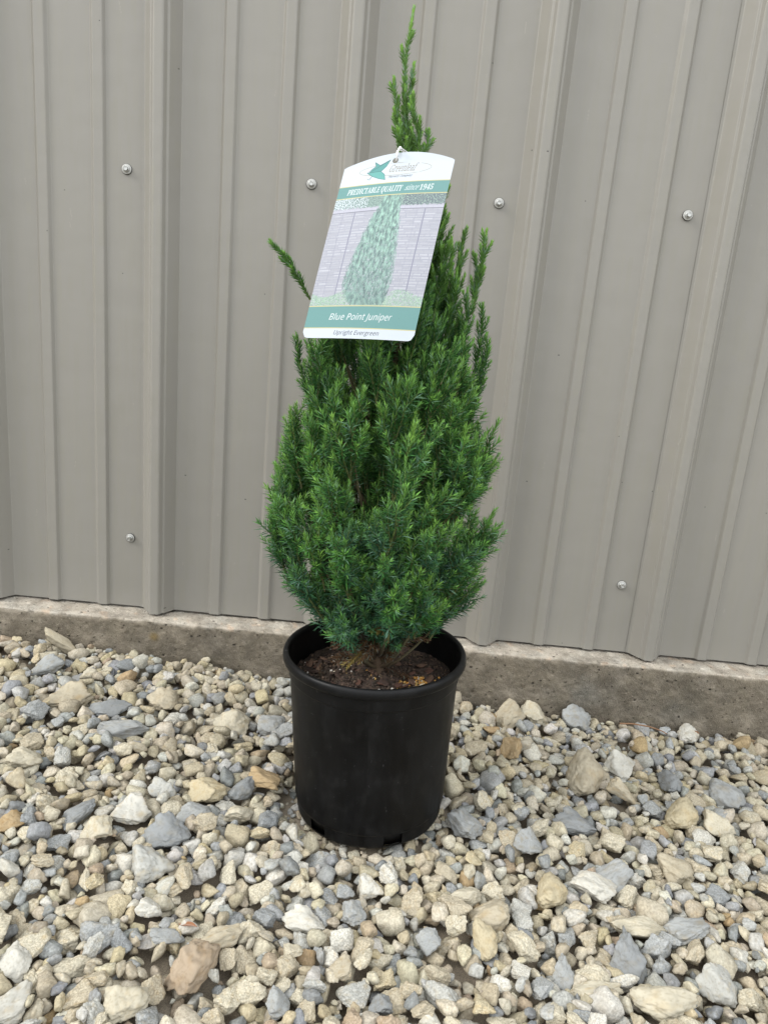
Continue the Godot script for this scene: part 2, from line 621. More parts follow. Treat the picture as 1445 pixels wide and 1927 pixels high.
func stone_mesh(sh: Array, stretch: Vector3, m: Material) -> ArrayMesh:
	var mb := MB.new()
	mb.v = Transform3D(Basis.from_scale(stretch), Vector3.ZERO) * (sh[0] as PackedVector3Array)
	var nn := Transform3D(Basis.from_scale(Vector3.ONE / stretch), Vector3.ZERO) * (sh[1] as PackedVector3Array)
	for k in nn.size():
		nn[k] = nn[k].normalized()
	mb.n = nn
	mb.c = sh[3]
	mb.t.resize(mb.v.size())
	var src: PackedInt32Array = sh[2]
	for k in range(0, src.size(), 3):
		mb.tri(src[k], src[k + 1], src[k + 2])
	return mb.mesh(m)

# the gravel is laid by dropping stones one after the other on a height grid
const CELL := 0.004
const GX := -0.62
const GZ := 0.05
const NX := 540
const NZ := 265
var H := PackedFloat32Array()
var CAP := PackedFloat32Array()

func surf(x: float, z: float) -> float:
	return -0.026 - 0.05 * (x - 0.43) + noise.get_noise_2d(x * 60.0, z * 60.0) * 0.010

func cell(x: float, z: float) -> int:
	return clampi(int((z - GZ) / CELL), 0, NZ - 1) * NX + clampi(int((x - GX) / CELL), 0, NX - 1)

func rest(x: float, z: float, a: float, b: float, c: float, cy: float, sy: float, mix: float) -> float:
	var r := maxf(a, b)
	var x0 := maxi(int((x - r - GX) / CELL), 0)
	var x1 := mini(int((x + r - GX) / CELL), NX - 1)
	var z0 := maxi(int((z - r - GZ) / CELL), 0)
	var z1 := mini(int((z + r - GZ) / CELL), NZ - 1)
	var mx := -9.0
	var sum := 0.0
	var n := 0
	for iz in range(z0, z1 + 1):
		var dz := GZ + iz * CELL - z
		for ix in range(x0, x1 + 1):
			var dx := GX + ix * CELL - x
			var lx := (dx * cy + dz * sy) / a
			var lz := (dz * cy - dx * sy) / b
			var q := lx * lx + lz * lz
			if q < 1.0:
				var h := H[iz * NX + ix] + c * sqrt(1.0 - q)
				mx = maxf(mx, h)
				sum += h
				n += 1
	if n == 0:
		return H[cell(x, z)] + c
	return lerpf(sum / n, mx, mix)

func stamp(x: float, z: float, y: float, a: float, b: float, c: float, cy: float, sy: float, grid_: PackedFloat32Array, top := true) -> PackedFloat32Array:
	var r := maxf(a, b)
	var x0 := maxi(int((x - r - GX) / CELL), 0)
	var x1 := mini(int((x + r - GX) / CELL), NX - 1)
	var z0 := maxi(int((z - r - GZ) / CELL), 0)
	var z1 := mini(int((z + r - GZ) / CELL), NZ - 1)
	for iz in range(z0, z1 + 1):
		var dz := GZ + iz * CELL - z
		for ix in range(x0, x1 + 1):
			var dx := GX + ix * CELL - x
			var lx := (dx * cy + dz * sy) / a
			var lz := (dz * cy - dx * sy) / b
			var q := lx * lx + lz * lz
			if q < 1.0:
				var k := iz * NX + ix
				if top:
					grid_[k] = maxf(grid_[k], y + c * sqrt(1.0 - q) * 0.9)
				else:
					grid_[k] = minf(grid_[k], y - c * sqrt(1.0 - q) * 0.6)
	return grid_

func slope_basis(x: float, z: float, r: float, yaw: float, extra: float) -> Basis:
	var gx := (H[cell(x + r * 0.8, z)] - H[cell(x - r * 0.8, z)]) / (r * 1.6)
	var gz := (H[cell(x, z + r * 0.8)] - H[cell(x, z - r * 0.8)]) / (r * 1.6)
	var up := Vector3(-clampf(gx, -0.7, 0.7) * 0.7 + rf(-extra, extra), 1.0, -clampf(gz, -0.7, 0.7) * 0.7 + rf(-extra, extra)).normalized()
	var xa := Vector3(cos(yaw), 0, sin(yaw))
	xa = (xa - up * xa.dot(up)).normalized()
	return Basis(xa, up, xa.cross(up))

const HEROES := [
	["large rough pinkish brown stone beside the bare soil at lower left", "brown", 0.266, 0.701, 0.0284, 0.0333, 0.0176, 0],
	["big pale blue grey slab with a dark cracked top left of the pot", "pale", 0.174, 0.571, 0.0315, 0.0313, 0.0179, -25],
	["broad dark slate slab just behind the pale blue grey slab", "slate", 0.183, 0.516, 0.0317, 0.0271, 0.0151, 10],
	["light blue grey upright block in the gravel at far left middle", "blue", 0.044, 0.310, 0.0210, 0.0436, 0.0130, 80],
	["long low slate stone lying above the light blue grey block", "slate", 0.002, 0.248, 0.0391, 0.0271, 0.0130, -15],
	["flat cream stone left of the broad dark slate slab", "cream", 0.097, 0.527, 0.0244, 0.0224, 0.0125, -10],
	["big cream stone at the bottom edge left of centre", "cream", 0.214, 0.756, 0.0267, 0.0246, 0.0154, -20],
	["large whitish stone cut by the bottom left corner", "white", 0.114, 0.769, 0.0198, 0.0280, 0.0123, 0],
	["rough whitish stone at the left edge above the corner stone", "white", 0.097, 0.725, 0.0189, 0.0233, 0.0117, -10],
	["blue grey teardrop stone above the pinkish brown stone", "blue", 0.227, 0.666, 0.0113, 0.0221, 0.0070, 70],
	["cream yellow oblong stone left of the pot middle", "yellow", 0.204, 0.423, 0.0307, 0.0281, 0.0149, -5],
	["smooth greenish grey pentagonal stone beside the cream yellow oblong", "pale", 0.148, 0.432, 0.0225, 0.0271, 0.0139, -15],
	["mottled grey stone under the cream yellow oblong stone", "blue", 0.203, 0.471, 0.0258, 0.0252, 0.0137, 10],
	["pale angular wedge stone with a sharp right end", "white", 0.125, 0.491, 0.0219, 0.0271, 0.0136, 35],
	["pitted cream stone near the pot upper left side", "cream", 0.202, 0.240, 0.0333, 0.0323, 0.0156, 5],
	["wide pale tan stone with small pits below the concrete", "tan", 0.082, 0.210, 0.0333, 0.0338, 0.0160, 5],
	["long tan splinter of stone leaning on the concrete wall", "tan", -0.155, 0.082, 0.0356, 0.0273, 0.0119, 40],
	["blue grey squarish stone at the bottom left of centre", "blue", 0.358, 0.731, 0.0146, 0.0178, 0.0090, 25],
	["grainy tan block right of the pinkish brown stone", "tan", 0.283, 0.665, 0.0175, 0.0258, 0.0109, 60],
	["knobbly white stone below the pale blue grey slab", "white", 0.199, 0.637, 0.0175, 0.0151, 0.0090, -15],
	["angular grey stone nearest the concrete at far left", "blue", -0.140, 0.154, 0.0238, 0.0356, 0.0147, 30],
	["oval grey stone touching the left side of the pot", "blue", 0.260, 0.234, 0.0240, 0.0260, 0.0125, 15],
	["dark grey rounded stone close to the pot left side", "slate", 0.251, 0.410, 0.0163, 0.0266, 0.0101, 20],
	["ochre stained stone at the left edge", "ochre", -0.004, 0.538, 0.0176, 0.0244, 0.0109, 0],
	["dark grey crescent shaped stone at left", "slate", 0.064, 0.504, 0.0270, 0.0161, 0.0089, -25],
	["rough ochre tan stone against the pot left side", "ochre", 0.277, 0.384, 0.0272, 0.0264, 0.0138, 5],
	["round faceted tan stone right of the pot", "tan", 0.762, 0.259, 0.0336, 0.0505, 0.0209, 0],
	["flat topped tan stone touching the white splinter at right", "tan", 0.807, 0.300, 0.0325, 0.0349, 0.0178, 20],
	["long blue grey tile shaped stone right of the pot base", "slate", 0.725, 0.383, 0.0333, 0.0271, 0.0144, 25],
	["flat blue grey block against the right of the pot base", "blue", 0.561, 0.414, 0.0243, 0.0311, 0.0151, -25],
	["smooth yellow cream stone at right middle", "yellow", 0.892, 0.331, 0.0253, 0.0366, 0.0157, 20],
	["round cream stone nearest the right edge", "cream", 0.943, 0.341, 0.0251, 0.0389, 0.0156, 0],
	["dark blue grey egg shaped stone at right", "slate", 0.903, 0.240, 0.0213, 0.0359, 0.0132, 0],
	["broken grey stone above the round cream stone", "blue", 0.989, 0.256, 0.0303, 0.0420, 0.0188, 30],
	["round honey yellow stone at centre right", "yellow", 0.664, 0.522, 0.0225, 0.0342, 0.0140, 0],
	["long angular cream white stone beside the honey yellow stone", "white", 0.721, 0.502, 0.0304, 0.0272, 0.0153, 30],
	["steep grey stone behind the long cream white stone", "blue", 0.751, 0.480, 0.0228, 0.0462, 0.0141, 65],
	["domed tan stone in front of the pot to the right", "tan", 0.582, 0.580, 0.0255, 0.0234, 0.0136, -10],
	["tall oblong cream stone with a worn top", "cream", 0.765, 0.564, 0.0184, 0.0397, 0.0114, 70],
	["broad grey stone right of the oblong cream stone", "blue", 0.822, 0.559, 0.0299, 0.0216, 0.0125, 5],
	["triangular slate blue stone with its point upward", "slate", 0.736, 0.612, 0.0258, 0.0344, 0.0160, 0],
	["blue grey flat faced stone left of the triangular slate", "blue", 0.658, 0.641, 0.0169, 0.0251, 0.0105, 20],
	["largest cream boulder at the bottom right of centre", "cream", 0.753, 0.670, 0.0219, 0.0399, 0.0136, 80],
	["long pale grey stone right of the largest cream boulder", "pale", 0.833, 0.630, 0.0247, 0.0316, 0.0153, 35],
	["gnarled cream stone between the grey flat stone and boulder", "cream", 0.686, 0.660, 0.0153, 0.0337, 0.0095, 75],
	["craggy tan stone against the concrete right of the pot", "tan", 0.664, 0.091, 0.0296, 0.0396, 0.0181, 30],
	["pitted round white stone by the concrete at right", "white", 0.996, 0.065, 0.0224, 0.0294, 0.0135, 0],
	["lumpy tan stone full of dark pits at right", "tan", 0.845, 0.443, 0.0300, 0.0304, 0.0167, 10],
	["flat cream stone in front of the pot right corner", "cream", 0.555, 0.554, 0.0211, 0.0179, 0.0103, -5],
	["rough grey stone right of the flat block at pot base", "blue", 0.648, 0.435, 0.0231, 0.0290, 0.0143, 20],
	["wedge shaped sandy yellow stone below the domed tan stone", "yellow", 0.572, 0.619, 0.0161, 0.0255, 0.0100, -30],
	["pale wedge shaped stone behind the flat topped tan stone", "white", 0.832, 0.212, 0.0262, 0.0406, 0.0162, 40],
	["crumbly orange stone right of the pot", "ochre", 0.651, 0.214, 0.0244, 0.0357, 0.0151, 0],
	["white and grey speckled stone directly in front of the pot", "white", 0.437, 0.561, 0.0191, 0.0170, 0.0097, -10],
	["pale angular stone front left of the pot", "white", 0.371, 0.625, 0.0273, 0.0183, 0.0108, 25],
	["grey stone below the speckled stone in front of pot", "blue", 0.421, 0.605, 0.0176, 0.0200, 0.0109, 0],
	["blue grey chip shaped stone front right of the pot", "blue", 0.509, 0.625, 0.0154, 0.0170, 0.0096, 20],
	["dark grey stone at the bottom centre", "slate", 0.459, 0.717, 0.0148, 0.0158, 0.0092, 0],
	["small cream stone below the pale angular front stone", "cream", 0.362, 0.673, 0.0129, 0.0136, 0.0080, -20],
	["tan stone near the bottom centre left", "tan", 0.415, 0.684, 0.0166, 0.0152, 0.0093, 10],
	["tan stone beneath the pot right drain hole", "tan", 0.534, 0.513, 0.0174, 0.0191, 0.0107, -25],
	["cream stone with tan patches left of pot base", "cream", 0.258, 0.458, 0.0212, 0.0228, 0.0124, -10],
	["pale cream stone in the row along the concrete right", "cream", 0.712, 0.049, 0.0295, 0.0368, 0.0165, 20],
	["grey angular stone resting by the concrete at right", "blue", 0.785, 0.058, 0.0342, 0.0394, 0.0178, -20],
	["cream stone at the left edge middle", "cream", -0.052, 0.411, 0.0259, 0.0268, 0.0140, 0],
	["leaning tan stone under the far left grey stones", "tan", -0.070, 0.234, 0.0284, 0.0412, 0.0176, 40],
]

func stone_kind() -> String:
	var q := rng.randf()
	if q < 0.31: return "cream"
	if q < 0.55: return "tan"
	if q < 0.635: return "yellow"
	if q < 0.65: return "ochre"
	if q < 0.74: return "white"
	if q < 0.83: return "pale"
	if q < 0.94: return "blue"
	if q < 0.985: return "slate"
	return "brown"

func screen(p: Vector3) -> Vector3:
	var q := cam_basis.transposed() * (p - cam_pos)
	return Vector3(0.5 + q.x / -q.z * 0.738, 0.5 - q.y / -q.z * 0.738, -q.z)     # x in heights/aspect-free units round .5

func make_gravel() -> void:
	# the earth below
	var ground := MB.new()
	var gpts := PackedVector3Array()
	var gcol := PackedColorArray()
	for iz in 61:
		for ix in 91:
			var x := -0.9 + ix * 0.03
			var z := -0.02 + iz * 0.03
			gpts.append(Vector3(x, surf(x, z) - 0.021 + noise.get_noise_2d(x * 300.0, z * 300.0) * 0.003, z))
			gcol.append(Color(0.38, 0.32, 0.24).lerp(Color(0.26, 0.21, 0.15), clampf(0.5 + noise.get_noise_2d(x * 90.0, z * 90.0), 0.0, 1.0)))
	ground.grid(gpts, 91, 61, gcol, PackedVector2Array(), false, true)
	var bed := put("gravel_ground", ground.mesh(M.soil))
	tag(bed, "", "", "", "structure")
	var far := MB.new()
	var fp := PackedVector3Array()
	var fc := PackedColorArray()
	var fx := [-180.0, -20.0, -6.0, -3.0, -0.9, 1.8, 4.0, 7.0, 20.0, 180.0]
	var fz := [-180.0, -20.0, -6.0, -0.03, 1.78, 4.0, 8.0, 20.0, 180.0]
	for z in fz:
		for x in fx:
			fp.append(Vector3(x, -0.066 - 0.05 * (clampf(x, -0.9, 1.8) - 0.43), z))
			fc.append(Color(0.30, 0.27, 0.21))
	far.grid(fp, fx.size(), fz.size(), fc, PackedVector2Array(), false, true)
	tag(put("ground", far.mesh(M.soil)), "", "", "", "structure")
	# shapes
	var shapes := []
	var low := []
	for k in 26:
		var fl := [0.48, 0.6, 0.72, 0.85][k % 4] as float
		var brd := [0.62, 0.74, 0.86, 0.98][(k / 4) % 4] as float
		shapes.append(stone_shape(k + 1, 4, fl, brd))
		low.append(stone_shape(k + 1, 2, fl, brd))
	var tiny := []
	for k in 8:
		tiny.append(stone_shape(k + 60, 1, 0.7, 0.85))
	H.resize(NX * NZ)
	CAP.resize(NX * NZ)
	for iz in NZ:
		for ix in NX:
			var x := GX + ix * CELL
			var z := GZ + iz * CELL
			H[iz * NX + ix] = surf(x, z) - 0.023
			CAP[iz * NX + ix] = surf(x, z) + 0.020
	# the pot's stand, patches of bare earth
	CAP = stamp(POT.x, POT.z, -0.0375, 0.124, 0.124, 0.0001, 1, 0, CAP, false)
	for e in [[0.222, 0.690, 0.024, 0.016], [0.245, 0.735, 0.013, 0.011], [0.120, 0.640, 0.012, 0.010], [0.545, 0.665, 0.014, 0.010]]:
		CAP = stamp(e[0], e[1], surf(e[0], e[1]) - 0.016, e[2], e[3], 0.0001, 1, 0, CAP, false)
	# the stones that stand out: their places are kept free
	var hero := []
	for e in HEROES:
		var a: float = e[4]
		var b: float = e[5]
		var c: float = e[6]
		var yaw := deg_to_rad(e[7])
		var z: float = maxf(e[3], LEDGE_Z + minf(a, b) * 0.7)
		var y: float = surf(e[2], z) + 0.005 + c * 0.12
		var rad := Vector2(e[2] - POT.x, z - POT.z)
		if rad.length() < 0.106 + minf(a, b) * 0.9:
			rad = rad.normalized() * (0.106 + minf(a, b) * 0.9)
			e = [e[0], e[1], POT.x + rad.x, POT.z + rad.y, a, b, c, e[7]]
			z = POT.z + rad.y
		hero.append([e[0], e[1], e[2], z, a, b, c, yaw, y])
		CAP = stamp(e[2], z, y, a * 0.92, b * 0.92, c, cos(yaw), sin(yaw), CAP, false)
	var stones := []      # [x, y, z, a, shape, basis, kind, tiny]
	var k := 0
	var filled := false
	while k < 16000 and not filled:
		k += 1
		if k % 250 == 0:
			var s := 0.0
			for j in range(0, NX * NZ, 37):
				s += minf(H[j], surf(GX + (j % NX) * CELL, GZ + (j / NX) * CELL) + 0.012) - surf(GX + (j % NX) * CELL, GZ + (j / NX) * CELL)
			filled = s / (NX * NZ / 37.0) > 0.0005
		var q := rng.randf()
		var a := rf(0.0082, 0.0108) if q < 0.22 else rf(0.0108, 0.0158) if q < 0.80 else rf(0.0158, 0.0212)
		drop(stones, low, a, 6, 0.45, false)
	for j in 1900:
		drop(stones, low, rf(0.0078, 0.0120), 30, 0.35, false)
	for j in 700:
		drop(stones, low if j % 3 == 0 else tiny, rf(0.0028, 0.0060), 8, 0.3, j % 3 != 0)
	# chips that fill what is left between the larger stones
	for e in hero:
		H = stamp(e[2], e[3], e[8], e[4] * 0.74, e[5] * 0.74, e[6], cos(e[7]), sin(e[7]), H)
	for iz in NZ:
		for ix in NX:
			CAP[iz * NX + ix] = surf(GX + ix * CELL, GZ + iz * CELL) + 0.010
	CAP = stamp(POT.x, POT.z, -0.0375, 0.124, 0.124, 0.0001, 1, 0, CAP, false)
	for e in [[0.222, 0.690, 0.018, 0.012], [0.245, 0.735, 0.010, 0.010], [0.545, 0.665, 0.012, 0.009]]:
		CAP = stamp(e[0], e[1], surf(e[0], e[1]) - 0.018, e[2], e[3], 0.0001, 1, 0, CAP, false)
	for j in 2600:
		drop(stones, low, rf(0.0062, 0.0108), 44, 0.3, false)
	for j in 1300:
		drop(stones, tiny, rf(0.0035, 0.0065), 36, 0.3, true)
	# pick the loose stones that show
	var seen_ := []
	for s in stones:
		var hid := true
		var a: float = s[3]
		for o in [[0, 0], [0.6, 0], [-0.6, 0], [0, 0.6], [0, -0.6]]:
			var top: float = s[1] + a * (tiny[s[4]] if s[7] else low[s[4]])[4] * (1.0 if o[0] == 0 and o[1] == 0 else 0.75)
			if top > H[cell(s[0] + o[0] * a, s[2] + o[1] * a)] - 0.003:
				hid = false
		if hid:
			continue
		var sc := screen(Vector3(s[0], s[1], s[2]))
		var open_: float = s[1] + a * 0.62 - H[cell(s[0], s[2])]
		var inside := absf(sc.x - 0.5) < 0.39 and sc.y > 0.5 and sc.y < 1.02
		s.append(a / sc.z * (1.0 if inside else 0.1) * (1.0 if open_ > -0.002 else 0.4))
		seen_.append(s)
	seen_.sort_custom(func(m, n): return m[8] > n[8])
	print("stones ", stones.size(), " shown ", seen_.size(), " drops ", k)
	var cache := {}
	var mb := MB.new()
	var tint := {}
	for kk in M:
		if kk.begins_with("stone_"):
			tint[kk.substr(6)] = (M[kk] as StandardMaterial3D).albedo_color.srgb_to_linear()
	var count := 0
	for s in seen_:
		var xf := Transform3D((s[5] as Basis).scaled_local(Vector3.ONE * s[3]), Vector3(s[0], s[1], s[2]))
		if count < 234 and not s[7]:
			var key := str(s[4], s[6])
			if not cache.has(key):
				cache[key] = stone_mesh(shapes[s[4]], Vector3.ONE, M["stone_" + s[6]])
			put("stone", cache[key], bed, xf)
			count += 1
			continue
		var sh: Array = tiny[s[4]] if s[7] else low[s[4]]
		var off := mb.v.size()
		mb.v.append_array(xf * (sh[0] as PackedVector3Array))
		mb.n.append_array(Transform3D(s[5], Vector3.ZERO) * (sh[1] as PackedVector3Array))
		var cc: Color = tint[s[6]]
		var br := rf(0.82, 1.06)
		cc = Color(cc.r * br, cc.g * br * rf(0.98, 1.02), cc.b * br * rf(0.95, 1.05))
		for w in sh[3]:
			mb.c.append(cc * w)
		var src: PackedInt32Array = sh[2]
		for j in range(0, src.size(), 3):
			mb.tri(off + src[j], off + src[j + 1], off + src[j + 2])
	mb.t.resize(mb.v.size())
	tag(put("loose_gravel", mb.mesh(M.loose), bed), "", "", "", "stuff")
	# gravel beyond the worked area
	var mm := MultiMesh.new()
	mm.transform_format = MultiMesh.TRANSFORM_3D
	mm.use_colors = true
	mm.mesh = stone_mesh(low[3], Vector3.ONE, M.loose)
	var xs := []
	while xs.size() < 15000:
		var x := rf(-3.6, 4.4)
		var z := rf(0.06, 3.2)
		if x > GX + 0.02 and x < GX + NX * CELL - 0.02 and z < GZ + NZ * CELL - 0.02:
			continue
		var a := rf(0.010, 0.030)
		var up := Basis(Vector3(rf(-1, 1), rf(-1, 1), rf(-1, 1)).normalized(), rf(0, TAU))
		xs.append([Transform3D(up.scaled_local(Vector3(a, a * rf(0.8, 1.2), a * rf(0.8, 1.2))), Vector3(x, -0.058 - 0.05 * (clampf(x, -0.9, 1.8) - 0.43) + rf(0.0, 0.02), z)), stone_kind()])
	mm.instance_count = xs.size()
	for j in xs.size():
		mm.set_instance_transform(j, xs[j][0])
		var tc: Color = tint[xs[j][1]]
		mm.set_instance_color(j, tc)
	var mo := MultiMeshInstance3D.new()
	mo.name = "surrounding_gravel"
	mo.multimesh = mm
	bed.add_child(mo, true)
	tag(mo, "", "", "", "stuff")
	# the stones that stand out
	var worn_shapes := []
	for w in 4:
		worn_shapes.append(stone_shape(200 + w, 4, 0.8, 0.9, 6.5))
	var hn := 0
	for e in hero:
		hn += 1
		var a: float = e[4]
		var b: float = e[5]
		var c: float = e[6]
		var sh: Array = shapes[(hn * 7) % 26]
		for w in ["round", "smooth", "domed", "egg", "oval", "largest", "knobbly"]:
			if (e[0] as String).contains(w):
				sh = worn_shapes[hn % 4]
				c *= 1.15
		var yaw: float = e[7]
		var y: float = e[8]
		var bs := slope_basis(e[2], e[3], maxf(a, b), yaw, 0.10)
		if (e[0] as String).contains("splinter"):
			bs = Basis(Vector3(0, 0, 1), -0.62) * Basis(Vector3(1, 0, 0), 0.4)
			a = 0.036
			b = 0.013
			c = 0.012
			y += 0.014
		if (e[0] as String).contains("steep"):
			bs = Basis(Vector3(1, 0, 0), 0.35) * bs
		var st := Vector3(a * 0.97, c * 1.05 / sh[4], b * 0.97 / sh[5])
		if (e[0] as String).contains("triangular"):
			sh = triangle_shape()
			st = Vector3(a, c / sh[4], b / sh[5])
			bs = Basis(Vector3(1, 0, 0), 0.45)
		var root := put("stone", stone_mesh(sh, st, M["stone_" + e[1]]), self, Transform3D(bs, Vector3(e[2], y, e[3])))
		tag(root, e[0], "stone", "large stones lying on top of the gravel")

func triangle_shape() -> Array:
	var sh := stone_shape(91, 4, 0.62, 0.95)
	var pts: PackedVector3Array = sh[0]
	for k in pts.size():
		var p := pts[k]
		var w := clampf(0.78 + 0.45 * p.z, 0.32, 1.2)
		pts[k] = Vector3(p.x * w, p.y, p.z)
	sh[0] = pts
	return sh

func drop(stones: Array, pool: Array, a: float, tries: int, mix: float, small: bool) -> void:
	var best := 99.0
	var bx := 0.0
	var bz := 0.0
	var sh := rng.randi_range(0, pool.size() - 1)
	var c: float = a * pool[sh][4]
	var b: float = a * pool[sh][5]
	var yaw := rf(0, TAU)
	for t in tries:
		var x := rf(GX + 0.01, GX + NX * CELL - 0.01)
		var z := rf(LEDGE_Z + a * 0.8, GZ + NZ * CELL - 0.01)
		var k := cell(x, z)
		var lvl := H[k] - surf(x, z)
		if lvl < best and H[k] + c * 1.2 < CAP[k]:
			var ok := true
			for o in [[1, 0], [-1, 0], [0, 1], [0, -1], [0.7, 0.7], [-0.7, 0.7], [0.7, -0.7], [-0.7, -0.7]]:
				var kk := cell(x + o[0] * a * 0.85, z + o[1] * a * 0.85)
				if H[k] + c * 0.7 > CAP[kk]:
					ok = false
					break
			if ok:
				best = lvl
				bx = x
				bz = z
	if best > 90.0:
		return
	var cy := cos(yaw)
	var sy := sin(yaw)
	var y := rest(bx, bz, a, b, c, cy, sy, mix)
	if y + c * 0.5 > CAP[cell(bx, bz)]:
		return
	var bs := slope_basis(bx, bz, a, yaw, 0.25)
	H = stamp(bx, bz, y, a * 0.95, b * 0.95, c, cy, sy, H)
	stones.append([bx, y, bz, a, sh, bs, stone_kind(), small])

# ------------------------------------------------------------------ the pot and its soil
func pot_xf() -> Transform3D:
	return Transform3D(Basis(Vector3(0, 0, 1), POT_LEAN) * Basis.from_scale(Vector3(1.0, 1.027, 1.0)), POT)

func make_pot() -> void:
	var root := base("nursery_pot", pot_xf())
	tag(root, "black plastic nursery pot with rolled rim and drain notches standing on the gravel", "pot")
	var outer := [[0.0950, 0.0], [0.1003, 0.0008], [0.1014, 0.003], [0.1017, 0.0045], [0.1024, 0.013], [0.1028, 0.019], [0.1034, 0.0205], [0.1043, 0.0218], [0.1047, 0.0245]]
	for k in 14:
		var f := (k + 1) / 14.0
		outer.append([lerpf(0.1047, 0.1136, f), lerpf(0.0245, 0.198, f)])
	outer.append_array([[0.1140, 0.1995], [0.1150, 0.2005], [0.1153, 0.202], [0.1159, 0.2175]])
	var rim := [[0.1160, 0.2170], [0.1195, 0.2180], [0.1222, 0.2198], [0.1234, 0.2225], [0.1236, 0.2255], [0.1231, 0.2288], [0.1218, 0.2312], [0.1200, 0.2323], [0.1180, 0.2325], [0.1164, 0.2315], [0.1154, 0.2290], [0.1148, 0.2250]]
	var inner := [[0.1146, 0.2250], [0.1142, 0.2180], [0.1146, 0.2165], [0.1140, 0.2100], [0.1144, 0.2085], [0.1136, 0.2010], [0.1132, 0.1930], [0.1110, 0.170], [0.1020, 0.03], [0.1000, 0.018], [0.0990, 0.004], [0.0, 0.0035]]
	put("pot_wall", ring_mesh(outer, true, 0.0), root)
	put("rim", ring_mesh(rim, false, 0.0), root)
	put("pot_lining", ring_mesh(inner, false, 0.0), root)

func ring_mesh(prof: Array, notches: bool, _x: float) -> ArrayMesh:
	var nu := 181
	var pts := PackedVector3Array()
	var uvs := PackedVector2Array()
	var skip := {}
	for r in prof.size():
		for s in nu:
			var a := TAU * s / (nu - 1)
			var wob := 1.0 + 0.003 * sin(2.0 * a + 0.7) * clampf(prof[r][1] / 0.2, 0.0, 1.0)
			pts.append(Vector3(sin(a) * prof[r][0] * wob, prof[r][1], cos(a) * prof[r][0] * wob))
			uvs.append(Vector2(float(s) / (nu - 1), 1.0 - prof[r][1] / 0.24))
			if notches and r >= 3 and r <= 4:
				var deg := s * 2
				var m := posmod(deg - 20 + 7, 60)
				if m < 14:
					skip[r * nu + s] = true
	var mb := MB.new()
	mb.grid(pts, nu, prof.size(), PackedColorArray(), uvs, true, false, skip)
	return mb.mesh(M.pot_plastic)

const SOIL_Y := 0.188
func soil_height(x: float, z: float) -> float:
	var r := Vector2(x, z).length()
	return SOIL_Y + 0.010 * clampf(1.0 - r / 0.09, 0.0, 1.0) + noise.get_noise_2d(x * 260.0, z * 260.0) * 0.006 + noise.get_noise_2d(x * 1100.0, z * 1100.0) * 0.003

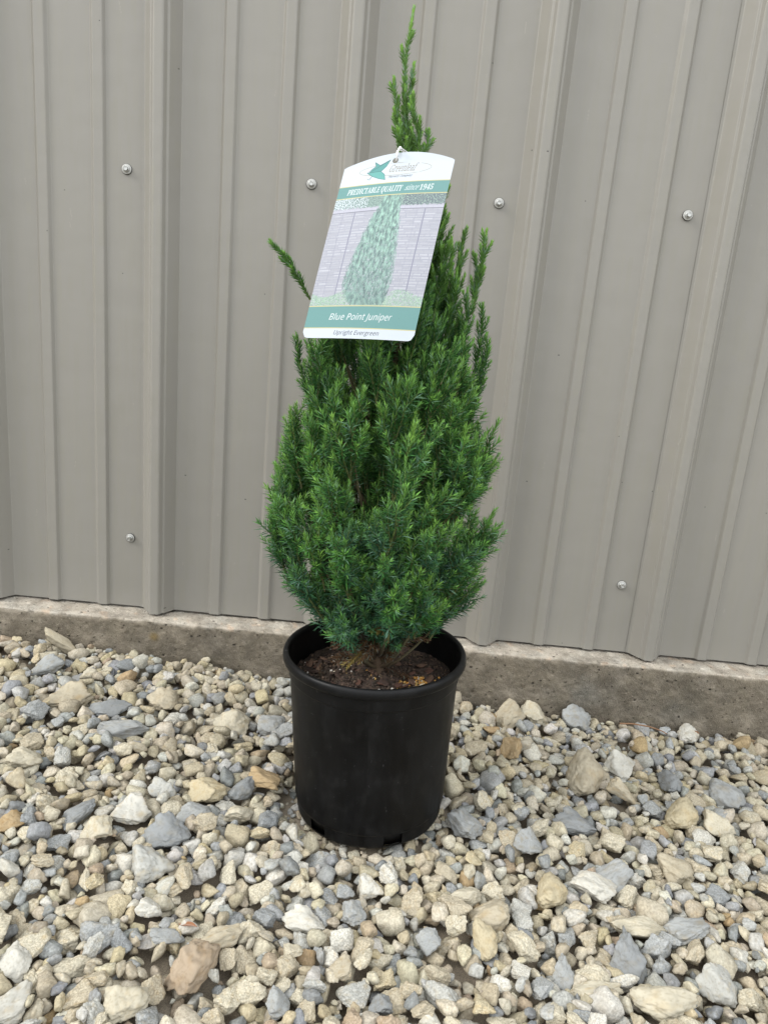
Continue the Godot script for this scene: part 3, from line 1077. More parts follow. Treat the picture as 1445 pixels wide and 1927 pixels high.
func make_soil() -> void:
	var root := base("potting_soil", pot_xf())
	tag(root, "dark brown potting soil with bark chips and orange pellets inside the black pot", "soil")
	var pts := PackedVector3Array()
	var cols := PackedColorArray()
	var nu := 121
	for r in 46:
		for s in nu:
			var a := TAU * s / (nu - 1)
			var rr := 0.1125 * r / 45.0
			var p := Vector3(sin(a) * rr, 0, cos(a) * rr)
			p.y = soil_height(p.x, p.z)
			pts.append(p)
			cols.append(Color(0.021, 0.013, 0.009).lerp(Color(0.058, 0.036, 0.024), clampf(noise.get_noise_2d(p.x * 800.0, p.z * 800.0) + 0.3, 0.0, 1.0)))
	var mb := MB.new()
	mb.grid(pts, nu, 46, cols, PackedVector2Array(), true, true)
	put("soil_surface", mb.mesh(M.chip), root)
	# crumbs
	var crumbs := MB.new()
	var sph := icosphere(1)
	for k in 2200:
		var a := rf(0, TAU)
		var r := 0.108 * sqrt(rng.randf())
		var s := rf(0.0007, 0.0022)
		var c := Color(0.035, 0.024, 0.017).lerp(Color(0.11, 0.07, 0.045), pow(rng.randf(), 2.0))
		if rng.randf() < 0.02: c = Color(0.5, 0.47, 0.42)
		blob(crumbs, sph, Vector3(sin(a) * r, soil_height(sin(a) * r, cos(a) * r) + s * 0.4, cos(a) * r), s, c)
	tag(put("soil_crumbs", crumbs.mesh(M.chip), root), "", "", "", "stuff")
	var pel := MB.new()
	for e in [[0.066, 0.034, 0.034, 150], [0.050, 0.062, 0.022, 60], [-0.030, 0.078, 0.016, 16], [-0.055, 0.065, 0.022, 8], [-0.085, 0.035, 0.012, 6], [0.075, 0.01, 0.02, 34], [0.0, 0.06, 0.09, 22]]:
		for k in int(e[3]):
			var a := rf(0, TAU)
			var r: float = e[2] * sqrt(rng.randf())
			var p := Vector3(e[0] + sin(a) * r, 0, e[1] + cos(a) * r)
			if Vector2(p.x, p.z).length() > 0.105: continue
			var s := rf(0.0013, 0.0020)
			p.y = soil_height(p.x, p.z) + s * 0.7
			var c := Color(0.50, 0.22, 0.035).lerp(Color(0.42, 0.30, 0.10), rng.randf())
			if rng.randf() < 0.12: c = Color(0.62, 0.56, 0.42)
			blob(pel, sph, p, s, c)
	tag(put("fertilizer_pellets", pel.mesh(M.pellet), root), "", "", "", "stuff")
	# bark chips: a few shapes, shared
	var chips := []
	for k in 9:
		var g := MB.new()
		var sh := stone_shape(120 + k, 2, rf(0.16, 0.30), rf(0.30, 0.6))
		var c := [Color(0.082, 0.038, 0.025), Color(0.042, 0.024, 0.017), Color(0.12, 0.070, 0.046)][k % 3] as Color
		g.v = sh[0]
		g.n = sh[1]
		for w in sh[3]: g.c.append(c * w)
		g.t.resize(g.v.size())
		var src: PackedInt32Array = sh[2]
		for j in range(0, src.size(), 3): g.tri(src[j], src[j + 1], src[j + 2])
		chips.append(g.mesh(M.chip))
	for k in 120:
		var a := rf(0, TAU)
		var r := 0.100 * sqrt(rng.randf())
		var p := Vector3(sin(a) * r, 0, cos(a) * r)
		var s := rf(0.004, 0.0135)
		p.y = soil_height(p.x, p.z) + s * 0.15
		var bs := Basis(Vector3(0, 1, 0), rf(0, TAU)) * Basis(Vector3(0, 0, 1), rf(-0.4, 0.4)) * Basis(Vector3(1, 0, 0), rf(-0.5, 0.5))
		put("bark_chip", chips[k % 9], root, Transform3D(bs.scaled_local(Vector3.ONE * s), p))

func blob(mb: MB, sph: Array, p: Vector3, s: float, c: Color) -> void:
	var off := mb.v.size()
	for d in sph[0]:
		mb.vert(p + d * s * rng.randf_range(0.92, 1.08), d, c)
	var src: PackedInt32Array = sph[1]
	for j in range(0, src.size(), 3):
		mb.tri(off + src[j], off + src[j + 1], off + src[j + 2])

# ------------------------------------------------------------------ the juniper
func needle(mb: MB, p: Vector3, d: Vector3, side: Vector3, ln: float, w: float, c0: Color, c1: Color) -> void:
	var nrm := side.cross(d).normalized()
	var m := p + d * ln * 0.38
	var l := m + side * w - nrm * w * 0.35
	var r := m - side * w - nrm * w * 0.35
	var tip := p + d * ln + nrm * ln * 0.06
	var nl := (nrm + side * 0.5).normalized()
	var nr := (nrm - side * 0.5).normalized()
	var a := mb.vert(p, nl, c0)
	var b := mb.vert(l, nl, c0.lerp(c1, 0.4))
	var t := mb.vert(tip, nl, c1)
	mb.tri(a, b, t)
	a = mb.vert(p, nr, c0)
	b = mb.vert(r, nr, c0.lerp(c1, 0.4))
	t = mb.vert(tip, nr, c1)
	mb.tri(a, t, b)

# needles in whorls of three along a path; style: [spacing, length, width, angle at the base, angle at the tip]
func clothe(mb: MB, path: Array, style: Array, c_old: Color, c_new: Color, c_stem: Color, from := 0.0, tip_share := 0.35) -> void:
	var total := 0.0
	for k in path.size() - 1:
		total += (path[k + 1] as Vector3).distance_to(path[k])
	var radii := []
	for k in path.size():
		radii.append(lerpf(0.0011, 0.0005, float(k) / (path.size() - 1)) * clampf(total / 0.06, 0.6, 1.4))
	mb.tube(path, radii, 4, c_stem, c_new.lerp(c_stem, 0.4))
	var at: float = from * total
	var ph := rng.randf() * TAU
	while at < total:
		var f := at / total
		var q := f * (path.size() - 1)
		var k := mini(int(q), path.size() - 2)
		var p: Vector3 = (path[k] as Vector3).lerp(path[k + 1], q - k)
		var d: Vector3 = (path[k + 1] - path[k]).normalized()
		var x := d.cross(Vector3(0.37, 0.2, 0.91)).normalized()
		var y := d.cross(x)
		var tip := smoothstep(1.0 - tip_share, 1.0, f)
		for s in 3:
			var a := ph + TAU * s / 3.0 + rng.randf_range(-0.25, 0.25)
			var rad := x * cos(a) + y * sin(a)
			var ang := lerpf(style[3], style[4], tip) + rng.randf_range(-0.14, 0.14)
			var dir := (d * cos(ang) + rad * sin(ang)).normalized()
			var side := d.cross(rad).normalized()
			var ln: float = style[1] * lerpf(1.0, 0.62, tip) * rng.randf_range(0.8, 1.12) * (0.75 + 0.25 * smoothstep(0.0, 0.15, f))
			var o := c_old.lerp(c_new, clampf(tip * 0.9 + rng.randf_range(-0.1, 0.15), 0.0, 1.0))
			var v := rng.randf_range(0.75, 1.2)
			o = Color(o.r * v, o.g * v, o.b * v)
			if rng.randf() < 0.16:      # the whitish bloom of the inner face
				o = o.lerp(Color(0.20, 0.30, 0.26), 0.45)
			needle(mb, p + rad * 0.0006, dir, side, ln, style[2] * rng.randf_range(0.85, 1.15), o * 0.85, o.lerp(c_new, 0.35 * (0.3 + tip)))
		ph += 1.05
		at += style[0] * lerpf(1.0, 0.7, tip)

func bent(p: Vector3, d: Vector3, bend: Vector3, ln: float, n: int) -> Array:
	var out := []
	for k in n + 1:
		var f := float(k) / n
		out.append(p + d * ln * f + bend * ln * f * f)
	return out

func spray(style: Array, ln: float, sides: int, side_len: float, side_ang: float, c_old: Color, c_new: Color, c_stem: Color) -> ArrayMesh:
	var mb := MB.new()
	var main := bent(Vector3.ZERO, Vector3(0, 1, 0), Vector3(rf(-0.06, 0.06), 0, rf(0.02, 0.16)), ln, 10)
	clothe(mb, main, style, c_old, c_new, c_stem, 0.05, 0.48)
	var a := rf(0, TAU)
	for k in sides:
		var f := lerpf(0.18, 0.80, (k + rf(0.2, 0.8)) / sides)
		var p: Vector3 = main[int(f * 10)]
		a += 2.4 + rf(-0.4, 0.4)
		var rad := Vector3(cos(a), 0, sin(a))
		var an := side_ang * rf(0.8, 1.2)
		var d := (Vector3(0, cos(an), 0) + rad * sin(an)).normalized()
		clothe(mb, bent(p, d, Vector3(0, 0.18, 0) - rad * 0.08, side_len * rf(0.65, 1.15) * (1.15 - 0.5 * f), 5), style, c_old, c_new, c_stem, 0.0, 0.5)
	return mb.mesh(M.needles)

# height above the soil line of the world -> [left edge, right edge]
const ENV := [[0.205, 0.375, 0.505], [0.241, 0.345, 0.527], [0.285, 0.310, 0.543], [0.328, 0.281, 0.548], [0.379, 0.267, 0.560], [0.442, 0.266, 0.556], [0.497, 0.278, 0.544], [0.536, 0.278, 0.534], [0.576, 0.289, 0.527], [0.608, 0.294, 0.520], [0.639, 0.305, 0.508], [0.676, 0.325, 0.492], [0.713, 0.347, 0.474], [0.749, 0.368, 0.458], [0.784, 0.388, 0.446], [0.818, 0.396, 0.433]]

func env(y: float) -> Array:
	var k := 0
	while k < ENV.size() - 2 and ENV[k + 1][0] < y:
		k += 1
	var f := clampf((y - ENV[k][0]) / (ENV[k + 1][0] - ENV[k][0]), 0.0, 1.0)
	var l := lerpf(ENV[k][1], ENV[k + 1][1], f)
	var r := lerpf(ENV[k][2], ENV[k + 1][2], f)
	return [(l + r) / 2.0, (r - l) / 2.0]

func trunk_at(y: float) -> Vector3:
	var f := clampf((y - 0.15) / 0.68, 0.0, 1.0)
	return Vector3(lerpf(0.424, 0.411, f) + 0.005 * sin(y * 17.0), y, 0.38 + 0.004 * sin(y * 23.0 + 1.0))

func tag_corner() -> Array:
	return [Vector3(0.339, 0.7941, 0.425), Vector3(0.4585, 0.815, 0.415), Vector3(0.3132, 0.6123, 0.505), Vector3(0.4307, 0.6184, 0.500)]

func tag_point(s: float, t: float) -> Vector3:
	var q := tag_corner()
	var a: Vector3 = (q[0] as Vector3).lerp(q[1], s)
	var b: Vector3 = (q[2] as Vector3).lerp(q[3], s)
	var n := Vector3(0.0, 0.30, 0.95)
	return a.lerp(b, t) + n * (0.007 * sin(PI * clampf(t, 0, 1)) * (0.6 + 0.4 * s) + 0.004 * sin(PI * s))

func hits_tag(p: Vector3) -> bool:
	# would a tip stand in front of the tag (seen from the open side)?
	var t := (0.805 - p.y) / 0.19
	if t < -0.12 or t > 1.08:
		return false
	var tc := clampf(t, 0.0, 1.0)
	var l := tag_point(0.0, tc)
	var r := tag_point(1.0, tc)
	if p.x < l.x - 0.012 or p.x > r.x + 0.012:
		return false
	return p.z > lerpf(l.z, r.z, clampf((p.x - l.x) / (r.x - l.x), 0, 1)) - 0.012

func make_juniper() -> void:
	var root := base("juniper", Transform3D(Basis.IDENTITY, trunk_at(0.15)))
	tag(root, "upright blue green juniper shrub with spiky shoots growing in the black pot", "shrub")
	var o0 := -root.position
	var here := func(p: Vector3) -> Vector3: return p + o0
	# trunk
	var path := []
	var rad := []
	for k in 40:
		var y := 0.145 + 0.66 * k / 39.0
		path.append(here.call(trunk_at(y)))
		rad.append(lerpf(0.0085, 0.0018, pow(k / 39.0, 0.8)) + (0.003 if k < 2 else 0.0))
	var tb := MB.new()
	tb.tube(path, rad, 10, Color(0.11, 0.07, 0.045), Color(0.10, 0.085, 0.04))
	for k in tb.v.size():
		tb.v[k] += tb.n[k] * noise.get_noise_3dv(tb.v[k] * Vector3(900, 120, 900)) * 0.0018
	put("trunk", tb.mesh(M.bark), root)
	# shoot patterns
	var juv := [0.0037, 0.0150, 0.00092, 0.90, 0.36]
	var ad := [0.0020, 0.0056, 0.00085, 0.36, 0.20]
	var blue := Color(0.033, 0.092, 0.060)
	var mid := Color(0.026, 0.098, 0.033)
	var lush := Color(0.043, 0.148, 0.031)
	var new1 := Color(0.130, 0.300, 0.065)
	var new2 := Color(0.210, 0.400, 0.075)
	var stem := Color(0.10, 0.10, 0.045)
	var low_set := []
	var mid_set := []
	var top_set := []
	for k in 8:
		low_set.append(spray(juv, rf(0.066, 0.092), rng.randi_range(5, 8), 0.030, 0.72, blue.lerp(mid, rng.randf() * 0.5), new1.lerp(blue, rf(0.0, 0.45)), stem))
	for k in 10:
		mid_set.append(spray(juv, rf(0.070, 0.100), rng.randi_range(5, 8), 0.031, 0.58, mid.lerp(lush, rng.randf()), new1.lerp(new2, rng.randf()), stem))
	for k in 7:
		var j2 := [0.0031, 0.0112, 0.00080, 0.66, 0.28]
		top_set.append(spray(j2, rf(0.065, 0.085), rng.randi_range(4, 6), 0.030, 0.42, mid.lerp(lush, rng.randf() * 0.6), new1.lerp(new2, rng.randf() * 0.8), stem))
	# places: boughs that rise out of the trunk, each carrying a plume of shoots
	var all := []
	var boughs := []
	var tries := 0
	while boughs.size() < 116 and tries < 12000:
		tries += 1
		var y := lerpf(0.266, 0.775, pow(rng.randf(), 0.92))
		var az := rf(0, TAU)
		var e := env(y)
		if rng.randf() > e[1] / 0.145:
			continue
		var fr := rf(0.84, 1.0) if rng.randf() < 0.8 else rf(0.55, 0.8)
		var out_ := Vector3(cos(az), 0, sin(az))
		var tip := Vector3(e[0] + out_.x * e[1] * fr, y, 0.38 + out_.z * e[1] * fr * 0.97)
		var near := false
		for b in boughs:
			if (b[0] as Vector3).distance_to(tip) < 0.038:
				near = true
				break
		if near or hits_tag(tip):
			continue
		var hi := clampf((y - 0.24) / 0.5, 0.0, 1.0)
		var th := lerpf(0.90, 0.10, pow(hi, 0.45)) + rf(-0.12, 0.12)
		var d := (out_ * sin(th) + Vector3.UP * cos(th) + out_.cross(Vector3.UP) * rf(-0.2, 0.2)).normalized()
		var ln := lerpf(0.10, 0.16, rng.randf()) * (0.75 + 0.25 * minf(1.0, e[1] / 0.12))
		boughs.append([tip, d, az, ln, hi])
	for b in boughs:
		var tip: Vector3 = b[0]
		var d: Vector3 = b[1]
		var ln: float = b[3]
		var az: float = b[2]
		var foot: Vector3 = tip - d * ln
		all.append([tip, d, az, false, b[4], 1.1])
		var ph := rf(0, TAU)
		var n := 6
		for k in n:
			var f := lerpf(0.30, 0.86, (k + rf(0.1, 0.9)) / n)
			ph += 2.4
			var x := d.cross(Vector3(0.2, 0.1, 0.95)).normalized()
			var aside := x * cos(ph) + d.cross(x) * sin(ph)
			var an := rf(0.26, 0.52)
			var dd := (d * cos(an) + aside * sin(an) + Vector3.UP * 0.18).normalized()
			var sc := rf(0.74, 1.0) * (1.1 - 0.35 * f)
			var tp: Vector3 = foot + d * ln * f + dd * 0.078 * sc
			var e := env(tp.y)
			var off := Vector2(tp.x - e[0], tp.z - 0.38)
			if tp.y < (0.252 if tp.z > 0.39 else 0.236) or off.length() > e[1] * 1.01 + 0.004:
				continue
			if hits_tag(tp) or hits_tag(tp + Vector3(0, 0.01, 0)) or hits_tag(tp - dd * 0.02):
				continue
			all.append([tp, dd, atan2(off.y, off.x), off.length() < e[1] * 0.6, b[4], sc])
		# the bough itself, from the trunk
		var from: Vector3 = trunk_at(clampf(foot.y - 0.5 * Vector2(foot.x - 0.42, foot.z - 0.38).length(), 0.180, 0.78))
		var tw := []
		var rr := []
		for k in 9:
			var f := k / 8.0
			var ctrl := from.lerp(foot, 0.6) + Vector3(0, -0.008, 0)
			tw.append(here.call(from.lerp(ctrl, f).lerp(ctrl.lerp(tip - d * 0.03, f), f)))
			rr.append(lerpf(0.0030, 0.0010, f))
		var bb := MB.new()
		bb.tube(tw, rr, 6, Color(0.085, 0.052, 0.032), Color(0.09, 0.090, 0.04))
		put("branch", bb.mesh(M.bark), root)
	# upright growth close to the trunk
	for k in 230:
		var y := rf(0.30, 0.80)
		var az := rf(0, TAU)
		var e := env(y)
		var r: float = minf(rf(0.012, 0.075), e[1] * 0.8)
		var out_ := Vector3(cos(az), 0, sin(az))
		var tip := Vector3(e[0] + out_.x * r, y, 0.38 + out_.z * r)
		if hits_tag(tip) or hits_tag(tip + Vector3(0, 0.012, 0)):
			continue
		all.append([tip, (Vector3.UP + out_ * rf(0.1, 0.4)).normalized(), az, true, clampf((y - 0.24) / 0.5, 0, 1), rf(0.75, 1.0)])
	# the largest in view: outer ones on the open side
	all.sort_custom(func(m, n): return shoot_rank(m) > shoot_rank(n))
	var rest_ := MB.new()
	var count := 0
	for s in all:
		var tip: Vector3 = s[0]
		var d: Vector3 = s[1]
		var hi: float = s[4]
		var set_: Array = low_set
		var q := hi + rf(-0.16, 0.16)
		if q > 0.72: set_ = top_set
		elif q > 0.20: set_ = mid_set
		var m: ArrayMesh = set_[rng.randi_range(0, set_.size() - 1)]
		var sc: float = s[5]
		var ln := 0.078 * sc
		var zb := (Vector3.UP - d * d.y)
		if zb.length() < 0.15:
			zb = Vector3(cos(s[2]), 0, sin(s[2])) * -1.0
			zb -= d * zb.dot(d)
		zb = zb.normalized().rotated(d, rf(-0.9, 0.9))
		var xf := Transform3D(Basis(d.cross(zb), d, zb).scaled_local(Vector3.ONE * sc), here.call(tip - d * ln))
		if count < 296:
			put("shoot", m, root, xf)
			count += 1
		else:
			append_mesh(rest_, m, xf)
	print("shoots ", all.size(), " parts ", count)
	# leaders and stray tips, read along their length: tip first
	var sc_style := ad
	var strays := [
		[[0.256, 0.715, 0.40], [0.279, 0.690, 0.395], [0.304, 0.653, 0.385], 8, 0.016], [[0.292, 0.612, 0.40], [0.299, 0.567, 0.39], [0.315, 0.529, 0.385], 6, 0.022],
		[[0.3985, 0.970, 0.38], [0.396, 0.942, 0.38], [0.394, 0.91, 0.381], [0.397, 0.872, 0.382], [0.404, 0.834, 0.383], [0.411, 0.79, 0.381], 6, 0.018],
		[[0.383, 0.898, 0.385], [0.388, 0.872, 0.384], [0.400, 0.838, 0.383], 3, 0.014], [[0.4035, 0.918, 0.372], [0.402, 0.889, 0.375], [0.400, 0.855, 0.379], 3, 0.014],
		[[0.4035, 0.878, 0.392], [0.412, 0.854, 0.39], [0.422, 0.815, 0.386], 5, 0.020], [[0.427, 0.852, 0.37], [0.4265, 0.836, 0.372], [0.422, 0.808, 0.376], 3, 0.014],
		[[0.386, 0.862, 0.38], [0.392, 0.845, 0.382], [0.402, 0.812, 0.382], 4, 0.018], [[0.399, 0.868, 0.372], [0.402, 0.845, 0.375], [0.406, 0.805, 0.38], 5, 0.02],
		[[0.392, 0.845, 0.40], [0.397, 0.83, 0.396], [0.404, 0.80, 0.388], 4, 0.018], [[0.412, 0.838, 0.375], [0.411, 0.82, 0.378], [0.41, 0.79, 0.38], 5, 0.022],
		[[0.465, 0.735, 0.385], [0.469, 0.694, 0.385], [0.470, 0.64, 0.385], 5, 0.018], [[0.4785, 0.744, 0.375], [0.478, 0.707, 0.377], [0.476, 0.65, 0.38], 6, 0.024],
		[[0.504, 0.746, 0.39], [0.503, 0.709, 0.388], [0.498, 0.652, 0.385], 6, 0.022], [[0.496, 0.721, 0.37], [0.499, 0.697, 0.373], [0.500, 0.655, 0.376], 4, 0.016],
		[[0.488, 0.680, 0.41], [0.491, 0.634, 0.405], [0.487, 0.575, 0.398], 8, 0.026], [[0.509, 0.664, 0.395], [0.511, 0.623, 0.392], [0.506, 0.565, 0.388], 8, 0.025],
		[[0.521, 0.624, 0.40], [0.516, 0.586, 0.396], [0.508, 0.54, 0.39], 8, 0.026], [[0.474, 0.70, 0.40], [0.473, 0.66, 0.398], [0.468, 0.60, 0.392], 8, 0.026],
		[[0.455, 0.765, 0.375], [0.453, 0.73, 0.377], [0.447, 0.67, 0.38], 8, 0.028], [[0.448, 0.785, 0.385], [0.446, 0.75, 0.385], [0.440, 0.69, 0.385], 9, 0.028],
		[[0.461, 0.73, 0.40], [0.459, 0.70, 0.40], [0.452, 0.64, 0.395], 9, 0.03]]
	for e in strays:
		var n: int = e.size() - 2
		var ctl := []
		for k in n:
			var q: Array = e[n - 1 - k]
			ctl.append(here.call(Vector3(q[0], q[1], q[2])))
		var pth := resample(ctl, 26)
		var mb := MB.new()
		var up_high: float = smoothstep(0.62, 0.80, e[0][1])
		var st := [lerpf(0.0026, 0.0022, up_high), lerpf(0.0100, 0.0088, up_high), lerpf(0.00085, 0.00118, up_high), lerpf(0.62, 0.50, up_high), 0.24]
		var c1 := mid.lerp(lush, 0.5 + 0.5 * up_high).lerp(Color(0.12, 0.235, 0.06), 0.8 * up_high)
		var c2 := new1.lerp(new2, 0.4 + 0.6 * up_high)
		clothe(mb, pth, st, c1, c2, Color(0.10, 0.14, 0.05), 0.02, 0.25)
		var a := rf(0, TAU)
		for k in int(e[n]):
			var f := lerpf(0.15, 0.88, (k + rf(0.2, 0.8)) / float(e[n]))
			var kk := mini(int(f * 25), 24)
			var dd: Vector3 = (pth[kk + 1] - pth[kk]).normalized()
			a += 2.4
			var xx := dd.cross(Vector3(0.2, 0.3, 0.9)).normalized()
			var rd := xx * cos(a) + dd.cross(xx) * sin(a)
			var an := rf(0.28, 0.45)
			clothe(mb, bent(pth[kk], dd * cos(an) + rd * sin(an), dd * 0.15, float(e[n + 1]) * rf(0.7, 1.2) * (1.2 - 0.6 * f), 5), st, c1, c2, Color(0.10, 0.14, 0.05), 0.0, 0.5)
		put("leading_shoot", mb.mesh(M.needles), root)
	# dead brown growth near the base
	var dry := []
	for k in 3:
		dry.append(spray([0.0034, 0.0095, 0.0006, 0.8, 0.5], 0.055, 4, 0.022, 0.6, Color(0.065, 0.036, 0.020), Color(0.125, 0.070, 0.032), Color(0.05, 0.032, 0.022)))
	for k in 44:
		var y := rf(0.185, 0.285)
		var az := rf(0, TAU)
		var d := Vector3(cos(az), rf(-0.5, 0.5), sin(az)).normalized()
		var zb := (Vector3.UP - d * d.y).normalized()
		put("dry_shoot", dry[k % 3], root, Transform3D(Basis(d.cross(zb), d, zb).scaled_local(Vector3.ONE * rf(0.7, 1.1)), here.call(trunk_at(y) + d * rf(0.0, 0.02))))
	var yel := spray([0.0030, 0.0085, 0.0006, 0.7, 0.4], 0.060, 4, 0.02, 0.6, Color(0.20, 0.14, 0.045), Color(0.28, 0.22, 0.06), Color(0.12, 0.07, 0.03))
	for e in [[Vector3(0.415, 0.238, 0.40), Vector3(-0.35, -0.55, 0.6)], [Vector3(0.41, 0.25, 0.40), Vector3(-0.8, -0.25, 0.6)], [Vector3(0.43, 0.27, 0.40), Vector3(-0.1, -0.2, 0.9)]]:
		var d: Vector3 = (e[1] as Vector3).normalized()
		var zb := (Vector3.UP - d * d.y).normalized()
		var o := put("yellow_shoot", yel, root, Transform3D(Basis(d.cross(zb), d, zb), here.call(e[0])))
		tag(o, "yellowed drooping shoot")
	tag(put("inner_foliage", rest_.mesh(M.needles), root), "", "", "", "stuff")
	# a fallen yellow sprig and a brown one on the soil
	var sp := put("fallen_sprig", yel, self, Transform3D(Basis(Vector3(0, 0, 1), -2.1) * Basis(Vector3(0, 1, 0), 0.5) * Basis.from_scale(Vector3.ONE * 0.7), pot_xf() * Vector3(-0.015, soil_height(-0.015, 0.07) + 0.004, 0.070)))
	tag(sp, "yellow dry juniper sprig lying on the soil at the pot front", "sprig")
	var sp2 := put("dry_sprig", dry[0], self, Transform3D(Basis(Vector3(0, 0, 1), 0.1).scaled_local(Vector3.ONE * 0.42), pot_xf() * Vector3(-0.072, soil_height(-0.072, 0.01) - 0.002, 0.01)))
	tag(sp2, "small brown dry sprig standing in the soil at the pot left", "sprig")

func shoot_rank(s: Array) -> float:
	var tip: Vector3 = s[0]
	return (0.0 if s[3] else 1.0) + sin(s[2]) * 1.2 + absf(cos(s[2])) * 0.35

func resample(ctl: Array, n: int) -> Array:
	var cv := Curve3D.new()
	cv.bake_interval = 0.002
	for k in ctl.size():
		var t: Vector3 = (ctl[mini(k + 1, ctl.size() - 1)] - ctl[maxi(k - 1, 0)]) / 6.0
		cv.add_point(ctl[k], -t, t)
	var out := []
	for k in n:
		out.append(cv.sample_baked(cv.get_baked_length() * k / (n - 1.0), true))
	return out

func append_mesh(mb: MB, m: ArrayMesh, xf: Transform3D) -> void:
	var arr := m.surface_get_arrays(0)
	var off := mb.v.size()
	mb.v.append_array(xf * (arr[Mesh.ARRAY_VERTEX] as PackedVector3Array))
	mb.n.append_array(Transform3D(xf.basis.orthonormalized(), Vector3.ZERO) * (arr[Mesh.ARRAY_NORMAL] as PackedVector3Array))
	mb.c.append_array(arr[Mesh.ARRAY_COLOR])
	mb.t.append_array(arr[Mesh.ARRAY_TEX_UV])
	for j in arr[Mesh.ARRAY_INDEX]:
		mb.i.append(off + j)

# ------------------------------------------------------------------ the printed tag
const TW := 640
const TH := 1100
const T0 := -0.075      # t at the top of the print
var card: Image

func px(s: float, t: float) -> Vector2:
	return Vector2(s * TW, (t - T0) / (1.02 - T0) * TH)

func fill_tri(a: Vector2, b: Vector2, c: Vector2, col: Color) -> void:
	var area := (b - a).cross(c - a)
	if absf(area) < 1e-6:
		return
	var x0 := clampi(int(floor(minf(a.x, minf(b.x, c.x)))), 0, TW - 1)
	var x1 := clampi(int(ceil(maxf(a.x, maxf(b.x, c.x)))), 0, TW - 1)
	var y0 := clampi(int(floor(minf(a.y, minf(b.y, c.y)))), 0, TH - 1)
	var y1 := clampi(int(ceil(maxf(a.y, maxf(b.y, c.y)))), 0, TH - 1)
	for y in range(y0, y1 + 1):
		for x in range(x0, x1 + 1):
			var p := Vector2(x + 0.5, y + 0.5)
			var u := (b - a).cross(p - a) / area
			var v := (c - b).cross(p - b) / area
			var w := (a - c).cross(p - c) / area
			if u >= -0.001 and v >= -0.001 and w >= -0.001:
				card.set_pixel(x, y, col)

func fill_poly(pts: Array, col: Color) -> void:
	var pp := PackedVector2Array()
	for p in pts:
		pp.append(px(p[0], p[1]))
	var ix := Geometry2D.triangulate_polygon(pp)
	for k in range(0, ix.size(), 3):
		fill_tri(pp[ix[k]], pp[ix[k + 1]], pp[ix[k + 2]], col)

func stroke(a: Vector2, b: Vector2, w: float, col: Color) -> void:
	var n := (b - a).orthogonal().normalized() * w * 0.5
	fill_tri(a + n, b + n, b - n, col)
	fill_tri(a + n, b - n, a - n, col)

func write(text: String, font: String, bold: bool, s0: float, s1: float, t_base: float, cap: float, slant: float, col: Color, wave := 0.0) -> void:
	var f := SystemFont.new()
	f.font_names = PackedStringArray([font])
	f.font_weight = 700 if bold else 400
	var tm := TextMesh.new()
	tm.font = f
	tm.font_size = 64
	tm.pixel_size = 0.01
	tm.depth = 0.0
	tm.curve_step = 1.0
	tm.text = text
	var arr := tm.get_mesh_arrays()
	if arr.is_empty():
		return
	var v: PackedVector3Array = arr[Mesh.ARRAY_VERTEX]
	var ix: PackedInt32Array = arr[Mesh.ARRAY_INDEX]
	if v.is_empty():
		return
	var lo := Vector2(1e9, 1e9)
	var hi := -lo
	for p in v:
		lo = lo.min(Vector2(p.x, p.y))
		hi = hi.max(Vector2(p.x, p.y))
	var tc := TextMesh.new()
	tc.font = f
	tc.font_size = 64
	tc.pixel_size = 0.01
	tc.depth = 0.0
	tc.text = "E"
	var ev: PackedVector3Array = tc.get_mesh_arrays()[Mesh.ARRAY_VERTEX]
	var e0 := 1e9
	var e1 := -1e9
	for p in ev:
		e0 = minf(e0, p.y)
		e1 = maxf(e1, p.y)
	var kx := (s1 - s0) / (hi.x - lo.x)
	var ky := cap / (e1 - e0)
	var q := PackedVector2Array()
	for p in v:
		var yy := (p.y - e0) * ky
		q.append(px(s0 + (p.x - lo.x) * kx + slant * yy * 1.7, t_base - yy + wave * sin((p.x - lo.x) * kx * 60.0)))
	if ix.is_empty():
		for k in range(0, q.size(), 3):
			fill_tri(q[k], q[k + 1], q[k + 2], col)
	for k in range(0, ix.size(), 3):
		fill_tri(q[ix[k]], q[ix[k + 1]], q[ix[k + 2]], col)

